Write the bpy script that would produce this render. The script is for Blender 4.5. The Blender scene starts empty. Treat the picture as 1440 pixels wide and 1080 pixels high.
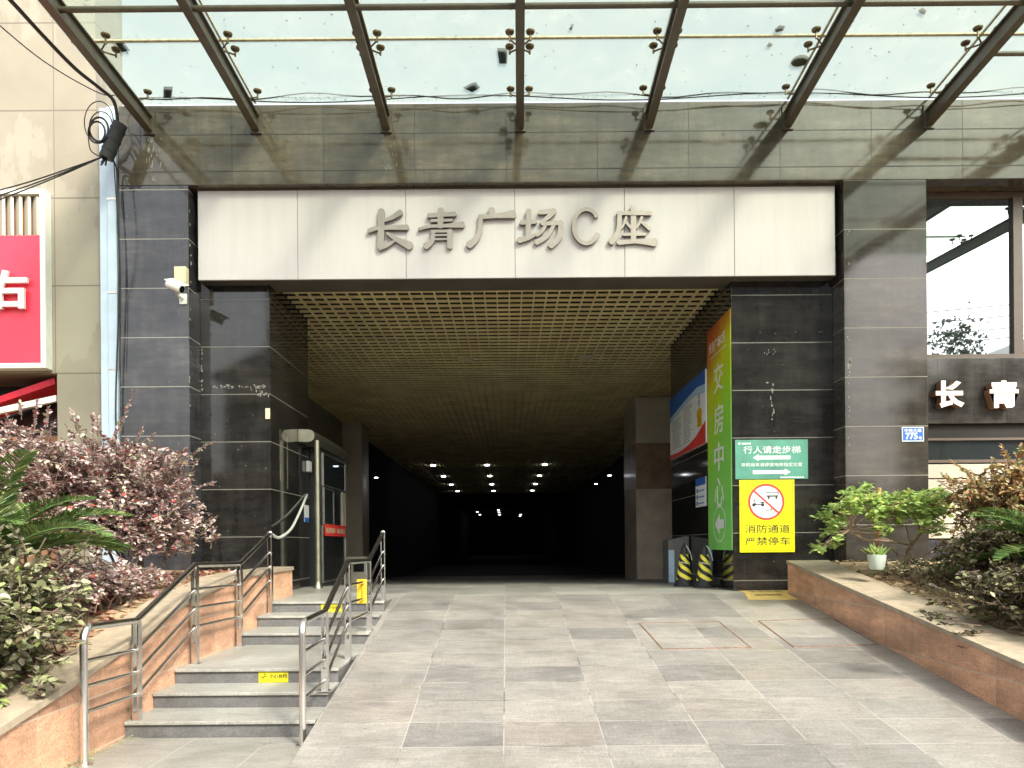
import bpy, math, random
import numpy as np
from mathutils import Vector, Matrix
R = math.radians
rnd = random.Random(7)
scene = bpy.context.scene
COL = scene.collection

# ------------------------------------------------------------------ camera
FPX, CX, HY, EYE = 1080.0, 713.0, 764.0, 1.55      # focal length, vanishing point and horizon measured on the photograph
cam = bpy.data.cameras.new('camera'); camo = bpy.data.objects.new('camera', cam); COL.objects.link(camo)
camo.location = (0, 0, EYE); camo.rotation_mode = 'XYZ'
camo.matrix_world = Matrix.Translation((0, 0, EYE)) @ Matrix.Rotation(R(90), 4, 'X') @ Matrix.Rotation(R(-0.45), 4, 'Z')
cam.sensor_width = 36; cam.lens = FPX / 1440 * 36
cam.shift_x = (720 - CX) / 1440; cam.shift_y = (HY - 540) / 1440
cam.clip_start = .05; cam.clip_end = 2000
scene.camera = camo

# ------------------------------------------------------------------ light
SUN_AZ, SUN_EL = R(34), R(41)                      # azimuth from straight behind the camera towards the right
to_sun = Vector((math.sin(SUN_AZ) * math.cos(SUN_EL), -math.cos(SUN_AZ) * math.cos(SUN_EL), math.sin(SUN_EL)))
world = bpy.data.worlds.new('World'); scene.world = world; world.use_nodes = True
wn = world.node_tree.nodes; wl = world.node_tree.links
sky = wn.new('ShaderNodeTexSky'); sky.sky_type = 'NISHITA'; sky.sun_disc = False
sky.sun_elevation = SUN_EL; sky.sun_rotation = math.atan2(to_sun.x, to_sun.y)
sky.dust_density = 5.0; sky.air_density = 1.2; sky.ozone_density = 1.0
hazy = wn.new('ShaderNodeHueSaturation'); hazy.inputs['Saturation'].default_value = .30; hazy.inputs['Value'].default_value = 1.45   # thin white cloud
wl.new(sky.outputs[0], hazy.inputs['Color']); wl.new(hazy.outputs[0], wn['Background'].inputs[0]); wn['Background'].inputs[1].default_value = 0.13
sd = bpy.data.lights.new('sun', 'SUN'); sd.energy = 2.2; sd.angle = R(9); sd.color = (1, .91, .78)
so = bpy.data.objects.new('sun', sd); COL.objects.link(so)
so.rotation_mode = 'QUATERNION'; so.rotation_quaternion = to_sun.to_track_quat('Z', 'Y')
vs = scene.view_settings
scene.display_settings.display_device = 'sRGB'
vs.view_transform = 'Standard'; vs.look = 'None'; vs.exposure = 1.27; vs.gamma = 1; vs.use_curve_mapping = False
scene.cycles.max_bounces = 10; scene.cycles.transparent_max_bounces = 12; scene.cycles.diffuse_bounces = 5
scene.cycles.caustics_reflective = False; scene.cycles.caustics_refractive = False
scene.cycles.sample_clamp_indirect = 6

# ------------------------------------------------------------------ helpers
WLOC = {}
class MB:
    def __init__(s): s.v = []; s.f = []; s.m = []
    def face(s, pts, mi=0):
        n = len(s.v); s.v += [tuple(p) for p in pts]; s.f.append(tuple(range(n, n + len(pts)))); s.m.append(mi)
    def mesh(s, vs_, fs_, mi=0):
        n = len(s.v); s.v += [tuple(p) for p in vs_]
        for f in fs_: s.f.append(tuple(n + i for i in f)); s.m.append(mi)
    def box(s, x0, x1, y0, y1, z0, z1, mi=0):
        c = [(x, y, z) for z in (z0, z1) for y in (y0, y1) for x in (x0, x1)]
        s.mesh(c, [(0, 2, 3, 1), (4, 5, 7, 6), (0, 1, 5, 4), (2, 6, 7, 3), (0, 4, 6, 2), (1, 3, 7, 5)], mi); return s
    def hexa(s, b, t, mi=0):                        # two quads, bottom and top, counter-clockwise from above
        s.mesh(list(b) + list(t), [(3, 2, 1, 0), (4, 5, 6, 7), (0, 1, 5, 4), (1, 2, 6, 5), (2, 3, 7, 6), (3, 0, 4, 7)], mi); return s
    def prism(s, poly, fn, d0, d1, mi=0):           # poly of (a, b); fn(a, b, d) -> point
        n = len(poly); pts = [fn(a, b, d0) for a, b in poly] + [fn(a, b, d1) for a, b in poly]
        s.mesh(pts, [tuple(range(n))[::-1], tuple(range(n, 2 * n))] + [(i, (i + 1) % n, n + (i + 1) % n, n + i) for i in range(n)], mi); return s
    def tube(s, pts, r, seg=8, mi=0, r1=None):
        pts = [Vector(p) for p in pts]; n = len(pts); rings = []
        ref = Vector((0, 0, 1))
        for i, p in enumerate(pts):
            t = (pts[min(i + 1, n - 1)] - pts[max(i - 1, 0)])
            if t.length < 1e-9: t = Vector((0, 0, 1))
            t.normalize()
            if abs(t.dot(ref)) > .95: ref = Vector((0, 1, 0)) if abs(t.y) < .9 else Vector((1, 0, 0))
            a = t.cross(ref).normalized(); b = a.cross(t).normalized()
            rr = r if r1 is None else r + (r1 - r) * i / max(n - 1, 1)
            rings.append([p + (a * math.cos(2 * math.pi * k / seg) + b * math.sin(2 * math.pi * k / seg)) * rr for k in range(seg)])
        vs_ = [q for ring in rings for q in ring]; fs_ = []
        for i in range(n - 1):
            for k in range(seg):
                fs_.append((i * seg + k, i * seg + (k + 1) % seg, (i + 1) * seg + (k + 1) % seg, (i + 1) * seg + k))
        fs_.append(tuple(range(seg))); fs_.append(tuple((n - 1) * seg + k for k in range(seg))[::-1])
        s.mesh(vs_, fs_, mi); return s
    def lathe(s, c, prof, seg=20, mi=0, axis='z'):
        vs_ = []; fs_ = []
        for r, h in prof:
            for k in range(seg):
                a = 2 * math.pi * k / seg
                q = (r * math.cos(a), r * math.sin(a), h)
                if axis == 'y': q = (q[0], h, q[1])
                if axis == 'x': q = (h, q[0], q[1])
                vs_.append((c[0] + q[0], c[1] + q[1], c[2] + q[2]))
        n = len(prof)
        for i in range(n - 1):
            for k in range(seg):
                fs_.append((i * seg + k, i * seg + (k + 1) % seg, (i + 1) * seg + (k + 1) % seg, (i + 1) * seg + k))
        fs_.append(tuple(range(seg))[::-1]); fs_.append(tuple((n - 1) * seg + k for k in range(seg)))
        s.mesh(vs_, fs_, mi); return s

def tag(o, label=None, cat=None, group=None, kind=None):
    if label: o['label'] = label
    if cat: o['category'] = cat
    if group: o['group'] = group
    if kind: o['kind'] = kind
    return o

def fixn(me):
    import bmesh
    bm = bmesh.new(); bm.from_mesh(me); bmesh.ops.recalc_face_normals(bm, faces=bm.faces); bm.to_mesh(me); bm.free()

def obj(name, mb, mats, parent=None, smooth=False, bevel=0, fix=True):
    if not isinstance(mats, (list, tuple)): mats = [mats]
    if parent is not None: o0 = Vector(WLOC[parent.name])
    else:
        a = np.array(mb.v); o0 = Vector(((a[:, 0].min() + a[:, 0].max()) / 2, (a[:, 1].min() + a[:, 1].max()) / 2, a[:, 2].min()))
    me = bpy.data.meshes.new(name)
    me.from_pydata([(p[0] - o0.x, p[1] - o0.y, p[2] - o0.z) for p in mb.v], [], mb.f)
    for m in mats: me.materials.append(m)
    if len(mats) > 1: me.polygons.foreach_set('material_index', mb.m)
    if fix: fixn(me)
    if smooth:
        me.polygons.foreach_set('use_smooth', [True] * len(me.polygons))
        try: me.set_sharp_from_angle(angle=R(40))
        except Exception: pass
    o = bpy.data.objects.new(name, me); COL.objects.link(o)
    if parent is not None: o.parent = parent
    else: o.location = o0
    WLOC[o.name] = o0
    if bevel:
        b = o.modifiers.new('bevel', 'BEVEL'); b.width = bevel; b.segments = 2; b.limit_method = 'ANGLE'
    return o

def thing(name, loc, label, cat, group=None):
    o = bpy.data.objects.new(name, None); COL.objects.link(o); o.location = loc; o.empty_display_size = .2
    WLOC[o.name] = Vector(loc); return tag(o, label, cat, group)

def struct(name, mb, mat, **k): return tag(obj(name, mb, mat, **k), kind='structure')

def copy_tree(o, loc, label=None):
    c = o.copy(); COL.objects.link(c); c.location = loc
    if label: c['label'] = label
    for ch in list(o.children):
        d = ch.copy(); COL.objects.link(d); d.parent = c
        for g in ch.children:
            e = g.copy(); COL.objects.link(e); e.parent = d
    return c

def text_mb(s, org, u, v, w=None, h=None, bold=0., depth=.004, mb=None, mi=0, lift=0.001, vertical=False):
    """lettering centred on org in the plane of u (right) and v (up), fitted to w x h"""
    if vertical: s = '\n'.join(s)
    cu = bpy.data.curves.new('lettering', 'FONT'); cu.body = s; cu.size = 1; cu.offset = bold; cu.align_x = 'CENTER'
    cu.resolution_u = 3
    if vertical: cu.space_line = 1.0
    to = bpy.data.objects.new('lettering', cu); COL.objects.link(to)
    dg = bpy.context.evaluated_depsgraph_get(); me = bpy.data.meshes.new_from_object(to.evaluated_get(dg))
    P = np.array([tuple(q.co) for q in me.vertices]); F = [tuple(p.vertices) for p in me.polygons]
    bpy.data.objects.remove(to); bpy.data.curves.remove(cu); bpy.data.meshes.remove(me)
    mb = mb or MB()
    if len(P) == 0: return mb
    lo = P.min(0); hi = P.max(0); sz = hi - lo
    sx = w / sz[0] if w else None; sy = h / sz[1] if h else None
    sx = sx or sy; sy = sy or sx
    u = Vector(u).normalized(); v = Vector(v).normalized(); n = u.cross(v)
    org = Vector(org); pts = [org + u * ((p[0] - (lo[0] + hi[0]) / 2) * sx) + v * ((p[1] - (lo[1] + hi[1]) / 2) * sy) for p in P]
    N = len(pts)
    from collections import Counter
    cnt = Counter()
    for f in F:
        for a, b in zip(f, f[1:] + f[:1]): cnt[(a, b)] += 1
    side = [(a, b) for (a, b) in cnt if (b, a) not in cnt]
    base = [q + n * lift for q in pts]; top = [q + n * (lift + depth) for q in pts]
    mb.mesh(base + top, [tuple(N + i for i in f) for f in F] + [(a, b, N + b, N + a) for a, b in side], mi)
    return mb

# ------------------------------------------------------------------ materials
def mat(name):
    m = bpy.data.materials.new(name); m.use_nodes = True
    return m, m.node_tree.nodes, m.node_tree.links, m.node_tree.nodes['Principled BSDF']
def node(N, t, **k):
    n = N.new(t)
    for a, b in k.items(): setattr(n, a, b)
    return n
def ramp(N, stops):
    r = N.new('ShaderNodeValToRGB'); e = r.color_ramp.elements
    while len(e) < len(stops): e.new(.5)
    for i, (p, c) in enumerate(stops): e[i].position = p; e[i].color = (*c, 1) if len(c) == 3 else c
    return r
def math_n(N, L, op, a, b=None, clamp=False):
    n = N.new('ShaderNodeMath'); n.operation = op; n.use_clamp = clamp
    for i, x in enumerate((a, b)):
        if x is None: continue
        if isinstance(x, (int, float)): n.inputs[i].default_value = x
        else: L.new(x, n.inputs[i])
    return n.outputs[0]
def mixc(N, L, fac, a, b, mode='MIX'):
    n = N.new('ShaderNodeMix'); n.data_type = 'RGBA'; n.blend_type = mode
    if isinstance(fac, (int, float)): n.inputs[0].default_value = fac
    else: L.new(fac, n.inputs[0])
    for i, x in ((6, a), (7, b)):
        if isinstance(x, tuple): n.inputs[i].default_value = (*x, 1)
        else: L.new(x, n.inputs[i])
    return n.outputs[2]
def pos(N, L):
    g = N.new('ShaderNodeNewGeometry'); s = N.new('ShaderNodeSeparateXYZ'); L.new(g.outputs['Position'], s.inputs[0]); return g, s
def noise(N, L, vec, scale, detail=4, rough=.6, stretch=None):
    n = N.new('ShaderNodeTexNoise'); n.inputs['Scale'].default_value = scale; n.inputs['Detail'].default_value = detail; n.inputs['Roughness'].default_value = rough
    if stretch:
        mp = N.new('ShaderNodeMapping'); mp.inputs['Scale'].default_value = stretch; L.new(vec, mp.inputs[0]); L.new(mp.outputs[0], n.inputs['Vector'])
    else: L.new(vec, n.inputs['Vector'])
    return n.outputs['Fac']
def joint(N, L, c, sp, off, w):
    """1 on a joint of width w repeating every sp from off; second value: tile number"""
    q = math_n(N, L, 'DIVIDE', math_n(N, L, 'SUBTRACT', c, off), sp)
    q = math_n(N, L, 'ADD', q, .5)
    fl = math_n(N, L, 'FLOOR', q); fr = math_n(N, L, 'SUBTRACT', q, fl)
    d = math_n(N, L, 'ABSOLUTE', math_n(N, L, 'SUBTRACT', fr, .5))
    return math_n(N, L, 'LESS_THAN', d, w / 2 / sp), math_n(N, L, 'FLOOR', math_n(N, L, 'ADD', q, .5))

def plain(name, c, rough=.5, metal=0., var=.12, scale=6., bump=0., spec=.5, coat=0.):
    m, N, L, P = mat(name); g, s = pos(N, L)
    f = noise(N, L, g.outputs['Position'], scale, 5)
    lo = tuple(x * (1 - var) for x in c); hi = tuple(min(1, x * (1 + var)) for x in c)
    r = ramp(N, [(.3, lo), (.7, hi)]); L.new(f, r.inputs[0]); L.new(r.outputs[0], P.inputs['Base Color'])
    P.inputs['Roughness'].default_value = rough; P.inputs['Metallic'].default_value = metal; P.inputs['Specular IOR Level'].default_value = spec
    P.inputs['Coat Weight'].default_value = coat
    if bump:
        b = N.new('ShaderNodeBump'); b.inputs['Strength'].default_value = bump; b.inputs['Distance'].default_value = .01
        L.new(noise(N, L, g.outputs['Position'], scale * 12, 3), b.inputs['Height']); L.new(b.outputs[0], P.inputs['Normal'])
    return m

def granite(name, base, rough, zsp, zoff, xsp=None, xoff=0, grout=(.42, .42, .38), gw=.014, dust=.5, xaxis='X', broken=.45, spec=.5, ior=1.56, grain=160, speck=.5):
    """polished stone slabs: speckle, streaks of dust, a joint pattern and a tone per slab"""
    m, N, L, P = mat(name); g, s = pos(N, L); pv = g.outputs['Position']
    sp = noise(N, L, pv, grain, 2, .7); cl = noise(N, L, pv, 2.2, 6, .65); st = noise(N, L, pv, 3.0, 5, .7, (2.2, 2.2, .35)); hz = noise(N, L, pv, 2.4, 5, .7, (.5, .5, 3.2))
    jz, nz = joint(N, L, s.outputs['Z'], zsp, zoff, gw)
    j = jz; idn = nz
    if xsp:
        jx, nx = joint(N, L, s.outputs[xaxis], xsp, xoff, gw * .6); j = math_n(N, L, 'MAXIMUM', jz, jx)
        idn = math_n(N, L, 'ADD', nz, math_n(N, L, 'MULTIPLY', nx, 7.31))
    wn_ = N.new('ShaderNodeTexWhiteNoise'); wn_.noise_dimensions = '1D'; L.new(idn, wn_.inputs['W'])
    c = ramp(N, [(.25, tuple(x * .55 for x in base)), (.8, tuple(min(1, x * 1.6) for x in base))]); L.new(sp, c.inputs[0])
    col = mixc(N, L, 1 - speck, c.outputs[0], base)
    t = math_n(N, L, 'MULTIPLY_ADD', wn_.outputs['Value'], .5); N[-1].inputs[2].default_value = .75
    gcol = N.new('ShaderNodeCombineColor'); [L.new(t, gcol.inputs[i]) for i in range(3)]
    col = mixc(N, L, 1., col, gcol.outputs[0], 'MULTIPLY')
    du = math_n(N, L, 'MULTIPLY', math_n(N, L, 'MULTIPLY', st, hz), cl)
    dr = ramp(N, [(.06, (0, 0, 0)), (.26, (1, 1, 1))]); L.new(du, dr.inputs[0])
    dfac = math_n(N, L, 'MULTIPLY', dr.outputs[0], dust)
    col = mixc(N, L, dfac, col, tuple(min(1, x * 2.2 + .045) for x in base))
    mt_ = ramp(N, [(.34, (.72, .72, .72)), (.5, (1, 1, 1)), (.68, (1.55, 1.5, 1.42))]); L.new(noise(N, L, pv, 1.5, 8, .72, (.8, .8, 2.6)), mt_.inputs[0])
    col = mixc(N, L, 1., col, mt_.outputs[0], 'MULTIPLY')
    jb = math_n(N, L, 'GREATER_THAN', noise(N, L, pv, 5, 5, .7), broken - .12)
    jn = math_n(N, L, 'MULTIPLY', j, math_n(N, L, 'MULTIPLY_ADD', jb, .55)); N[-1].inputs[2].default_value = .45
    col = mixc(N, L, jn, col, grout)
    chip = ramp(N, [(.70, (0, 0, 0)), (.72, (1, 1, 1))]); L.new(noise(N, L, pv, 7, 8, .8), chip.inputs[0])
    col = mixc(N, L, math_n(N, L, 'MULTIPLY', chip.outputs[0], .22), col, (.5, .5, .46))
    L.new(col, P.inputs['Base Color'])
    rr = math_n(N, L, 'MULTIPLY_ADD', dfac, .12); N[-1].inputs[2].default_value = rough
    rr = math_n(N, L, 'MAXIMUM', rr, math_n(N, L, 'MULTIPLY', j, .7)); L.new(rr, P.inputs['Roughness'])
    P.inputs['Specular IOR Level'].default_value = spec; P.inputs['IOR'].default_value = ior
    b = N.new('ShaderNodeBump'); b.inputs['Strength'].default_value = .12; b.inputs['Distance'].default_value = .003
    L.new(math_n(N, L, 'SUBTRACT', math_n(N, L, 'MULTIPLY', noise(N, L, pv, .9, 2), .25), j), b.inputs['Height']); L.new(b.outputs[0], P.inputs['Normal'])
    return m

def paving(name, dark, light, xsp, xoff, ysp, yoff, gw=.009, rough=.42, tint=True, stagger=0):
    m, N, L, P = mat(name); g, s = pos(N, L); pv = g.outputs['Position']
    jy, ny = joint(N, L, s.outputs['Y'], ysp, yoff, gw * 1.2)
    jx, nx = joint(N, L, s.outputs['X'], xsp, xoff, gw)
    cv = N.new('ShaderNodeCombineXYZ'); L.new(nx, cv.inputs[0]); L.new(ny, cv.inputs[1])
    w = N.new('ShaderNodeTexWhiteNoise'); w.noise_dimensions = '3D'; L.new(cv.outputs[0], w.inputs['Vector'])
    mid = tuple((a + b) / 2 for a, b in zip(dark, light))
    r = ramp(N, [(0, dark), (.22, mid), (.55, light), (.8, tuple(a * b for a, b in zip(mid, (1.02, .985, .955)))), (1, tuple(x * 1.12 for x in light))]); L.new(w.outputs['Value'], r.inputs[0])
    cl = noise(N, L, pv, 1.6, 7, .68); stz = noise(N, L, pv, 4, 6, .75, (1, 3.0, 1)); fine = noise(N, L, pv, 55, 4, .75)
    c1 = ramp(N, [(.30, (.80, .79, .77)), (.52, (1, 1, 1)), (.72, (1.16, 1.14, 1.10))]); L.new(cl, c1.inputs[0])
    c2 = ramp(N, [(.3, (.78, .78, .79)), (.6, (1.02, 1.02, 1.0)), (.8, (1.22, 1.2, 1.16))]); L.new(stz, c2.inputs[0])
    c3 = ramp(N, [(.32, (.74, .74, .74)), (.68, (1.22, 1.22, 1.22))]); L.new(fine, c3.inputs[0])
    col = mixc(N, L, 1., r.outputs[0], c1.outputs[0], 'MULTIPLY'); col = mixc(N, L, 1., col, c2.outputs[0], 'MULTIPLY'); col = mixc(N, L, 1., col, c3.outputs[0], 'MULTIPLY')
    # wheel scuffs along the drive and pale scratches
    sc = noise(N, L, pv, 6, 4, .6, (3.2, .16, 1)); sr = ramp(N, [(.62, (0, 0, 0)), (.68, (1, 1, 1))]); L.new(sc, sr.inputs[0])
    col = mixc(N, L, math_n(N, L, 'MULTIPLY', sr.outputs[0], .16), col, tuple(min(1, x * 1.5) for x in light))
    saw = noise(N, L, pv, 7, 5, .8, (.6, 9.0, 1)); sw = ramp(N, [(.3, (.78, .78, .78)), (.7, (1.2, 1.2, 1.18))]); L.new(saw, sw.inputs[0]); col = mixc(N, L, 1., col, sw.outputs[0], 'MULTIPLY')
    dk = ramp(N, [(.60, (0, 0, 0)), (.70, (1, 1, 1))]); L.new(noise(N, L, pv, 2.6, 9, .8), dk.inputs[0]); col = mixc(N, L, math_n(N, L, 'MULTIPLY', dk.outputs[0], .22), col, tuple(x * .5 for x in dark))
    gum = ramp(N, [(.735, (0, 0, 0)), (.75, (1, 1, 1))]); L.new(noise(N, L, pv, 24, 2, .5), gum.inputs[0]); col = mixc(N, L, math_n(N, L, 'MULTIPLY', gum.outputs[0], .55), col, tuple(x * .35 for x in dark))
    spot = ramp(N, [(.70, (0, 0, 0)), (.73, (1, 1, 1))]); L.new(noise(N, L, pv, 13, 5, .7), spot.inputs[0])
    col = mixc(N, L, math_n(N, L, 'MULTIPLY', spot.outputs[0], .4), col, tuple(min(1, x * 1.55) for x in light))
    j = math_n(N, L, 'MAXIMUM', jx, jy)
    jc = ramp(N, [(.40, tuple(x * .35 for x in dark)), (.52, tuple(min(1, x * 1.3) for x in light))]); L.new(noise(N, L, pv, 2.2, 5, .7), jc.inputs[0])
    col = mixc(N, L, math_n(N, L, 'MULTIPLY', j, .85), col, jc.outputs[0])
    L.new(col, P.inputs['Base Color'])
    ro = ramp(N, [(.3, (rough - .1,) * 3), (.7, (rough + .2,) * 3)]); L.new(cl, ro.inputs[0]); L.new(ro.outputs[0], P.inputs['Roughness'])
    b = N.new('ShaderNodeBump'); b.inputs['Strength'].default_value = .5; b.inputs['Distance'].default_value = .005
    L.new(math_n(N, L, 'SUBTRACT', math_n(N, L, 'MULTIPLY', fine, .35), j), b.inputs['Height']); L.new(b.outputs[0], P.inputs['Normal'])
    return m

def foliage(name, stops, rough=.4, trans=.25, spec=.5):
    m, N, L, P = mat(name); g = N.new('ShaderNodeNewGeometry')
    r = ramp(N, stops); r.color_ramp.interpolation = 'LINEAR'; L.new(g.outputs['Random Per Island'], r.inputs[0])
    L.new(r.outputs[0], P.inputs['Base Color']); P.inputs['Roughness'].default_value = rough; P.inputs['Specular IOR Level'].default_value = spec
    t = N.new('ShaderNodeBsdfTranslucent'); L.new(r.outputs[0], t.inputs[0])
    mx = N.new('ShaderNodeMixShader'); mx.inputs[0].default_value = trans
    L.new(P.outputs[0], mx.inputs[1]); L.new(t.outputs[0], mx.inputs[2]); L.new(mx.outputs[0], N['Material Output'].inputs[0])
    return m

M = {}
ZJ = .712
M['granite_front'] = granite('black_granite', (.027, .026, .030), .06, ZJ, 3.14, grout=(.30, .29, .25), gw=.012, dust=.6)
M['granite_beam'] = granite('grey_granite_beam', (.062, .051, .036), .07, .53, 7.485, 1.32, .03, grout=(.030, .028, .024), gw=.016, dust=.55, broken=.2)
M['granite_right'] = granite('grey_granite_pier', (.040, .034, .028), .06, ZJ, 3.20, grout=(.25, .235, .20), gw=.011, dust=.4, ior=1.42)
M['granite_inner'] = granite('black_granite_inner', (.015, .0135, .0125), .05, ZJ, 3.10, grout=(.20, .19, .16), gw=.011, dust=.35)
M['planter'] = granite('red_granite', (.45, .255, .16), .38, .40, .02, .62, .1, grout=(.50, .40, .30), gw=.011, dust=.35, xaxis='Y', spec=.35, ior=1.5, grain=60, speck=.95)
M['coping'] = plain('buff_coping_stone', (.34, .285, .205), .55, var=.22, scale=9, bump=.3)
M['ramp'] = paving('ramp_paving', (.185, .178, .170), (.27, .257, .238), .742, -.035, .4915, 10.97)
M['floor'] = paving('passage_paving', (.26, .25, .235), (.37, .355, .33), .742, -.035, .6, 11.1)
M['landing'] = paving('landing_paving', (.22, .22, .205), (.28, .275, .25), .62, -1.9, .9, 5.1)
M['tread'] = paving('pale_granite_tread', (.25, .255, .24), (.32, .325, .30), .93, -2.35, 30, 0, gw=.006)
M['riser'] = paving('dark_granite_riser', (.085, .088, .09), (.135, .138, .14), .93, -2.2, 30, 0, gw=.006)
M['white'] = plain('white_aluminium', (.60, .555, .535), .32, var=.025, scale=1.2)
M['sealgap'] = plain('panel_gap', (.10, .09, .085), .8)
M['soffit'] = plain('bronze_soffit', (.11, .095, .08), .35, var=.2, scale=3)
M['letter'] = plain('brushed_steel_letter', (.30, .258, .23), .32, .85, var=.12, scale=4)
M['steel'] = plain('stainless_steel', (.74, .73, .70), .22, 1., var=.08, scale=8)
M['brushed'] = plain('brushed_steel', (.60, .58, .50), .32, 1., var=.15, scale=6)
M['rafter'] = plain('bronze_painted_steel', (.085, .070, .048), .42, var=.22, scale=6, bump=.1)
M['olive'] = plain('dull_brushed_steel', (.36, .345, .26), .38, .9, var=.2, scale=5)
M['bronze'] = plain('tarnished_fitting', (.17, .125, .07), .4, .6, var=.3, scale=9)
M['sealant'] = plain('aged_sealant', (.44, .38, .25), .8, var=.35, scale=14)
M['grid'] = plain('ochre_grid_blade', (.92, .74, .41), .5, var=.2, scale=1.5)
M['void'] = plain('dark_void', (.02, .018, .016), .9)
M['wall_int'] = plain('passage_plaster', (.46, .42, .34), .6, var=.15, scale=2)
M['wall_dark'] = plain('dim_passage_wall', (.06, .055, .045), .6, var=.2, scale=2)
M['beige'] = None
M['dark'] = plain('black_panel', (.018, .018, .02), .22)
M['cable'] = plain('black_cable', (.018, .016, .016), .55)
M['cream'] = plain('cream_plastic', (.70, .61, .42), .45, var=.06)
M['offwhite'] = plain('offwhite_plastic', (.74, .73, .68), .4, var=.05)
M['lens'] = plain('camera_glass', (.01, .01, .012), .08)
M['frame'] = plain('grey_white_frame', (.68, .69, .64), .4, var=.07)
M['galv'] = plain('pale_blue_duct', (.45, .55, .65), .4, var=.1, scale=3)
M['rubber'] = plain('black_rubber', (.022, .022, .024), .6, var=.25)
M['yellow'] = plain('yellow_sheet', (.78, .71, .005), .35, var=.05, scale=3)
M['sticker'] = plain('yellow_sticker', (.50, .46, .01), .5, var=.12, scale=20)
M['cone_yellow'] = plain('yellow_reflective_sleeve', (.85, .76, .06), .4, var=.1)
M['amber'] = plain('amber_sticker', (.70, .44, .02), .45, var=.05)
M['ochre'] = plain('worn_yellow_marking', (.66, .48, .15), .6, var=.25, scale=9)
M['black'] = plain('black_print', (.015, .015, .015), .5)
M['wht'] = plain('white_print', (.82, .84, .82), .5, var=.02)
M['redp'] = plain('red_print', (.72, .05, .04), .45, var=.03)
M['bluep'] = plain('blue_print', (.025, .13, .50), .4, var=.05)
M['palebl'] = plain('pale_blue_print', (.45, .62, .78), .45, var=.12, scale=5)
M['greysign'] = plain('grey_print', (.33, .34, .37), .5)
M['signgreen'] = plain('weathered_green_sheet', (.085, .29, .215), .45, var=.22, scale=3)
M['redsign'] = plain('red_fascia', (.83, .045, .085), .35, var=.04)
M['awning'] = plain('red_awning', (.55, .01, .03), .45, var=.15)
M['soil'] = plain('dry_planter_soil', (.40, .30, .175), .9, var=.45, scale=9, bump=1.)
M['asphalt'] = plain('street_asphalt', (.055, .055, .056), .85, var=.2, scale=5)
M['bark'] = plain('pale_bark', (.30, .225, .15), .8, var=.3, scale=18)
M['twig'] = plain('brown_twig', (.11, .07, .05), .8, var=.3)
M['stake'] = plain('orange_stake', (.48, .235, .10), .7, var=.2)
M['pot'] = plain('white_pot', (.40, .47, .40), .35, var=.1, scale=8)
M['wood'] = plain('timber_side', (.30, .15, .08), .5, var=.2)
M['lit'] = plain('cream_letter_face', (.85, .80, .72), .4, var=.03)  # cream face colour of the two wall characters
M['brownst'] = plain('brown_marble', (.40, .28, .20), .3, var=.3, scale=3)
M['tanst'] = plain('tan_marble', (.55, .47, .37), .35, var=.25, scale=3)
M['beigep'] = plain('beige_panel', (.44, .395, .31), .45, var=.08, scale=2)
M['mull'] = plain('brown_mullion', (.10, .07, .05), .4)
M['tanlight'] = plain('pale_tan_marble', (.72, .62, .49), .35, var=.22, scale=2)
M['paleint'] = plain('cream_marble', (.80, .73, .60), .35, var=.1, scale=2)
M['greybin'] = plain('grey_steel_bin', (.15, .145, .14), .4, var=.15)
M['scrap'] = plain('black_scrap', (.02, .02, .018), .8)
M['deadleaf'] = plain('dead_leaf', (.27, .21, .09), .7, var=.4, scale=30)
M['house'] = plain('house_render', (.30, .28, .25), .8, var=.15)
M['tiles'] = plain('roof_tiles', (.10, .095, .10), .7, var=.3, scale=20)
M['pole'] = plain('concrete_pole', (.16, .155, .15), .8, var=.2)
M['rust'] = plain('rusty_edge', (.20, .115, .075), .7, var=.5, scale=20)
M['hose'] = plain('grey_white_hose', (.62, .64, .58), .35, var=.1)
M['tape'] = plain('white_plastic_tape', (.78, .78, .74), .5)

def beige_wall():
    m, N, L, P = mat('beige_wall_panels'); g, s = pos(N, L); pv = g.outputs['Position']
    c = ramp(N, [(.3, (.22, .195, .145)), (.7, (.27, .245, .185))]); L.new(noise(N, L, pv, 1.1, 6, .6), c.inputs[0])
    # patches of repainted, peeling skin
    e = ramp(N, [(.50, (0, 0, 0)), (.515, (1, 1, 1))]); L.new(noise(N, L, pv, 1.0, 6, .62, (1, 1, .35)), e.inputs[0])
    col = mixc(N, L, math_n(N, L, 'MULTIPLY', e.outputs[0], .35), c.outputs[0], (.34, .32, .25))
    jz, _ = joint(N, L, s.outputs['Z'], 1.29, 6.68, .022); jx, _ = joint(N, L, s.outputs['X'], 1.9, -6.62, .014)
    col = mixc(N, L, math_n(N, L, 'MULTIPLY', math_n(N, L, 'MAXIMUM', jz, jx), .8), col, (.12, .095, .07))
    L.new(col, P.inputs['Base Color']); P.inputs['Roughness'].default_value = .6
    return m
M['beige'] = beige_wall()

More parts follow.
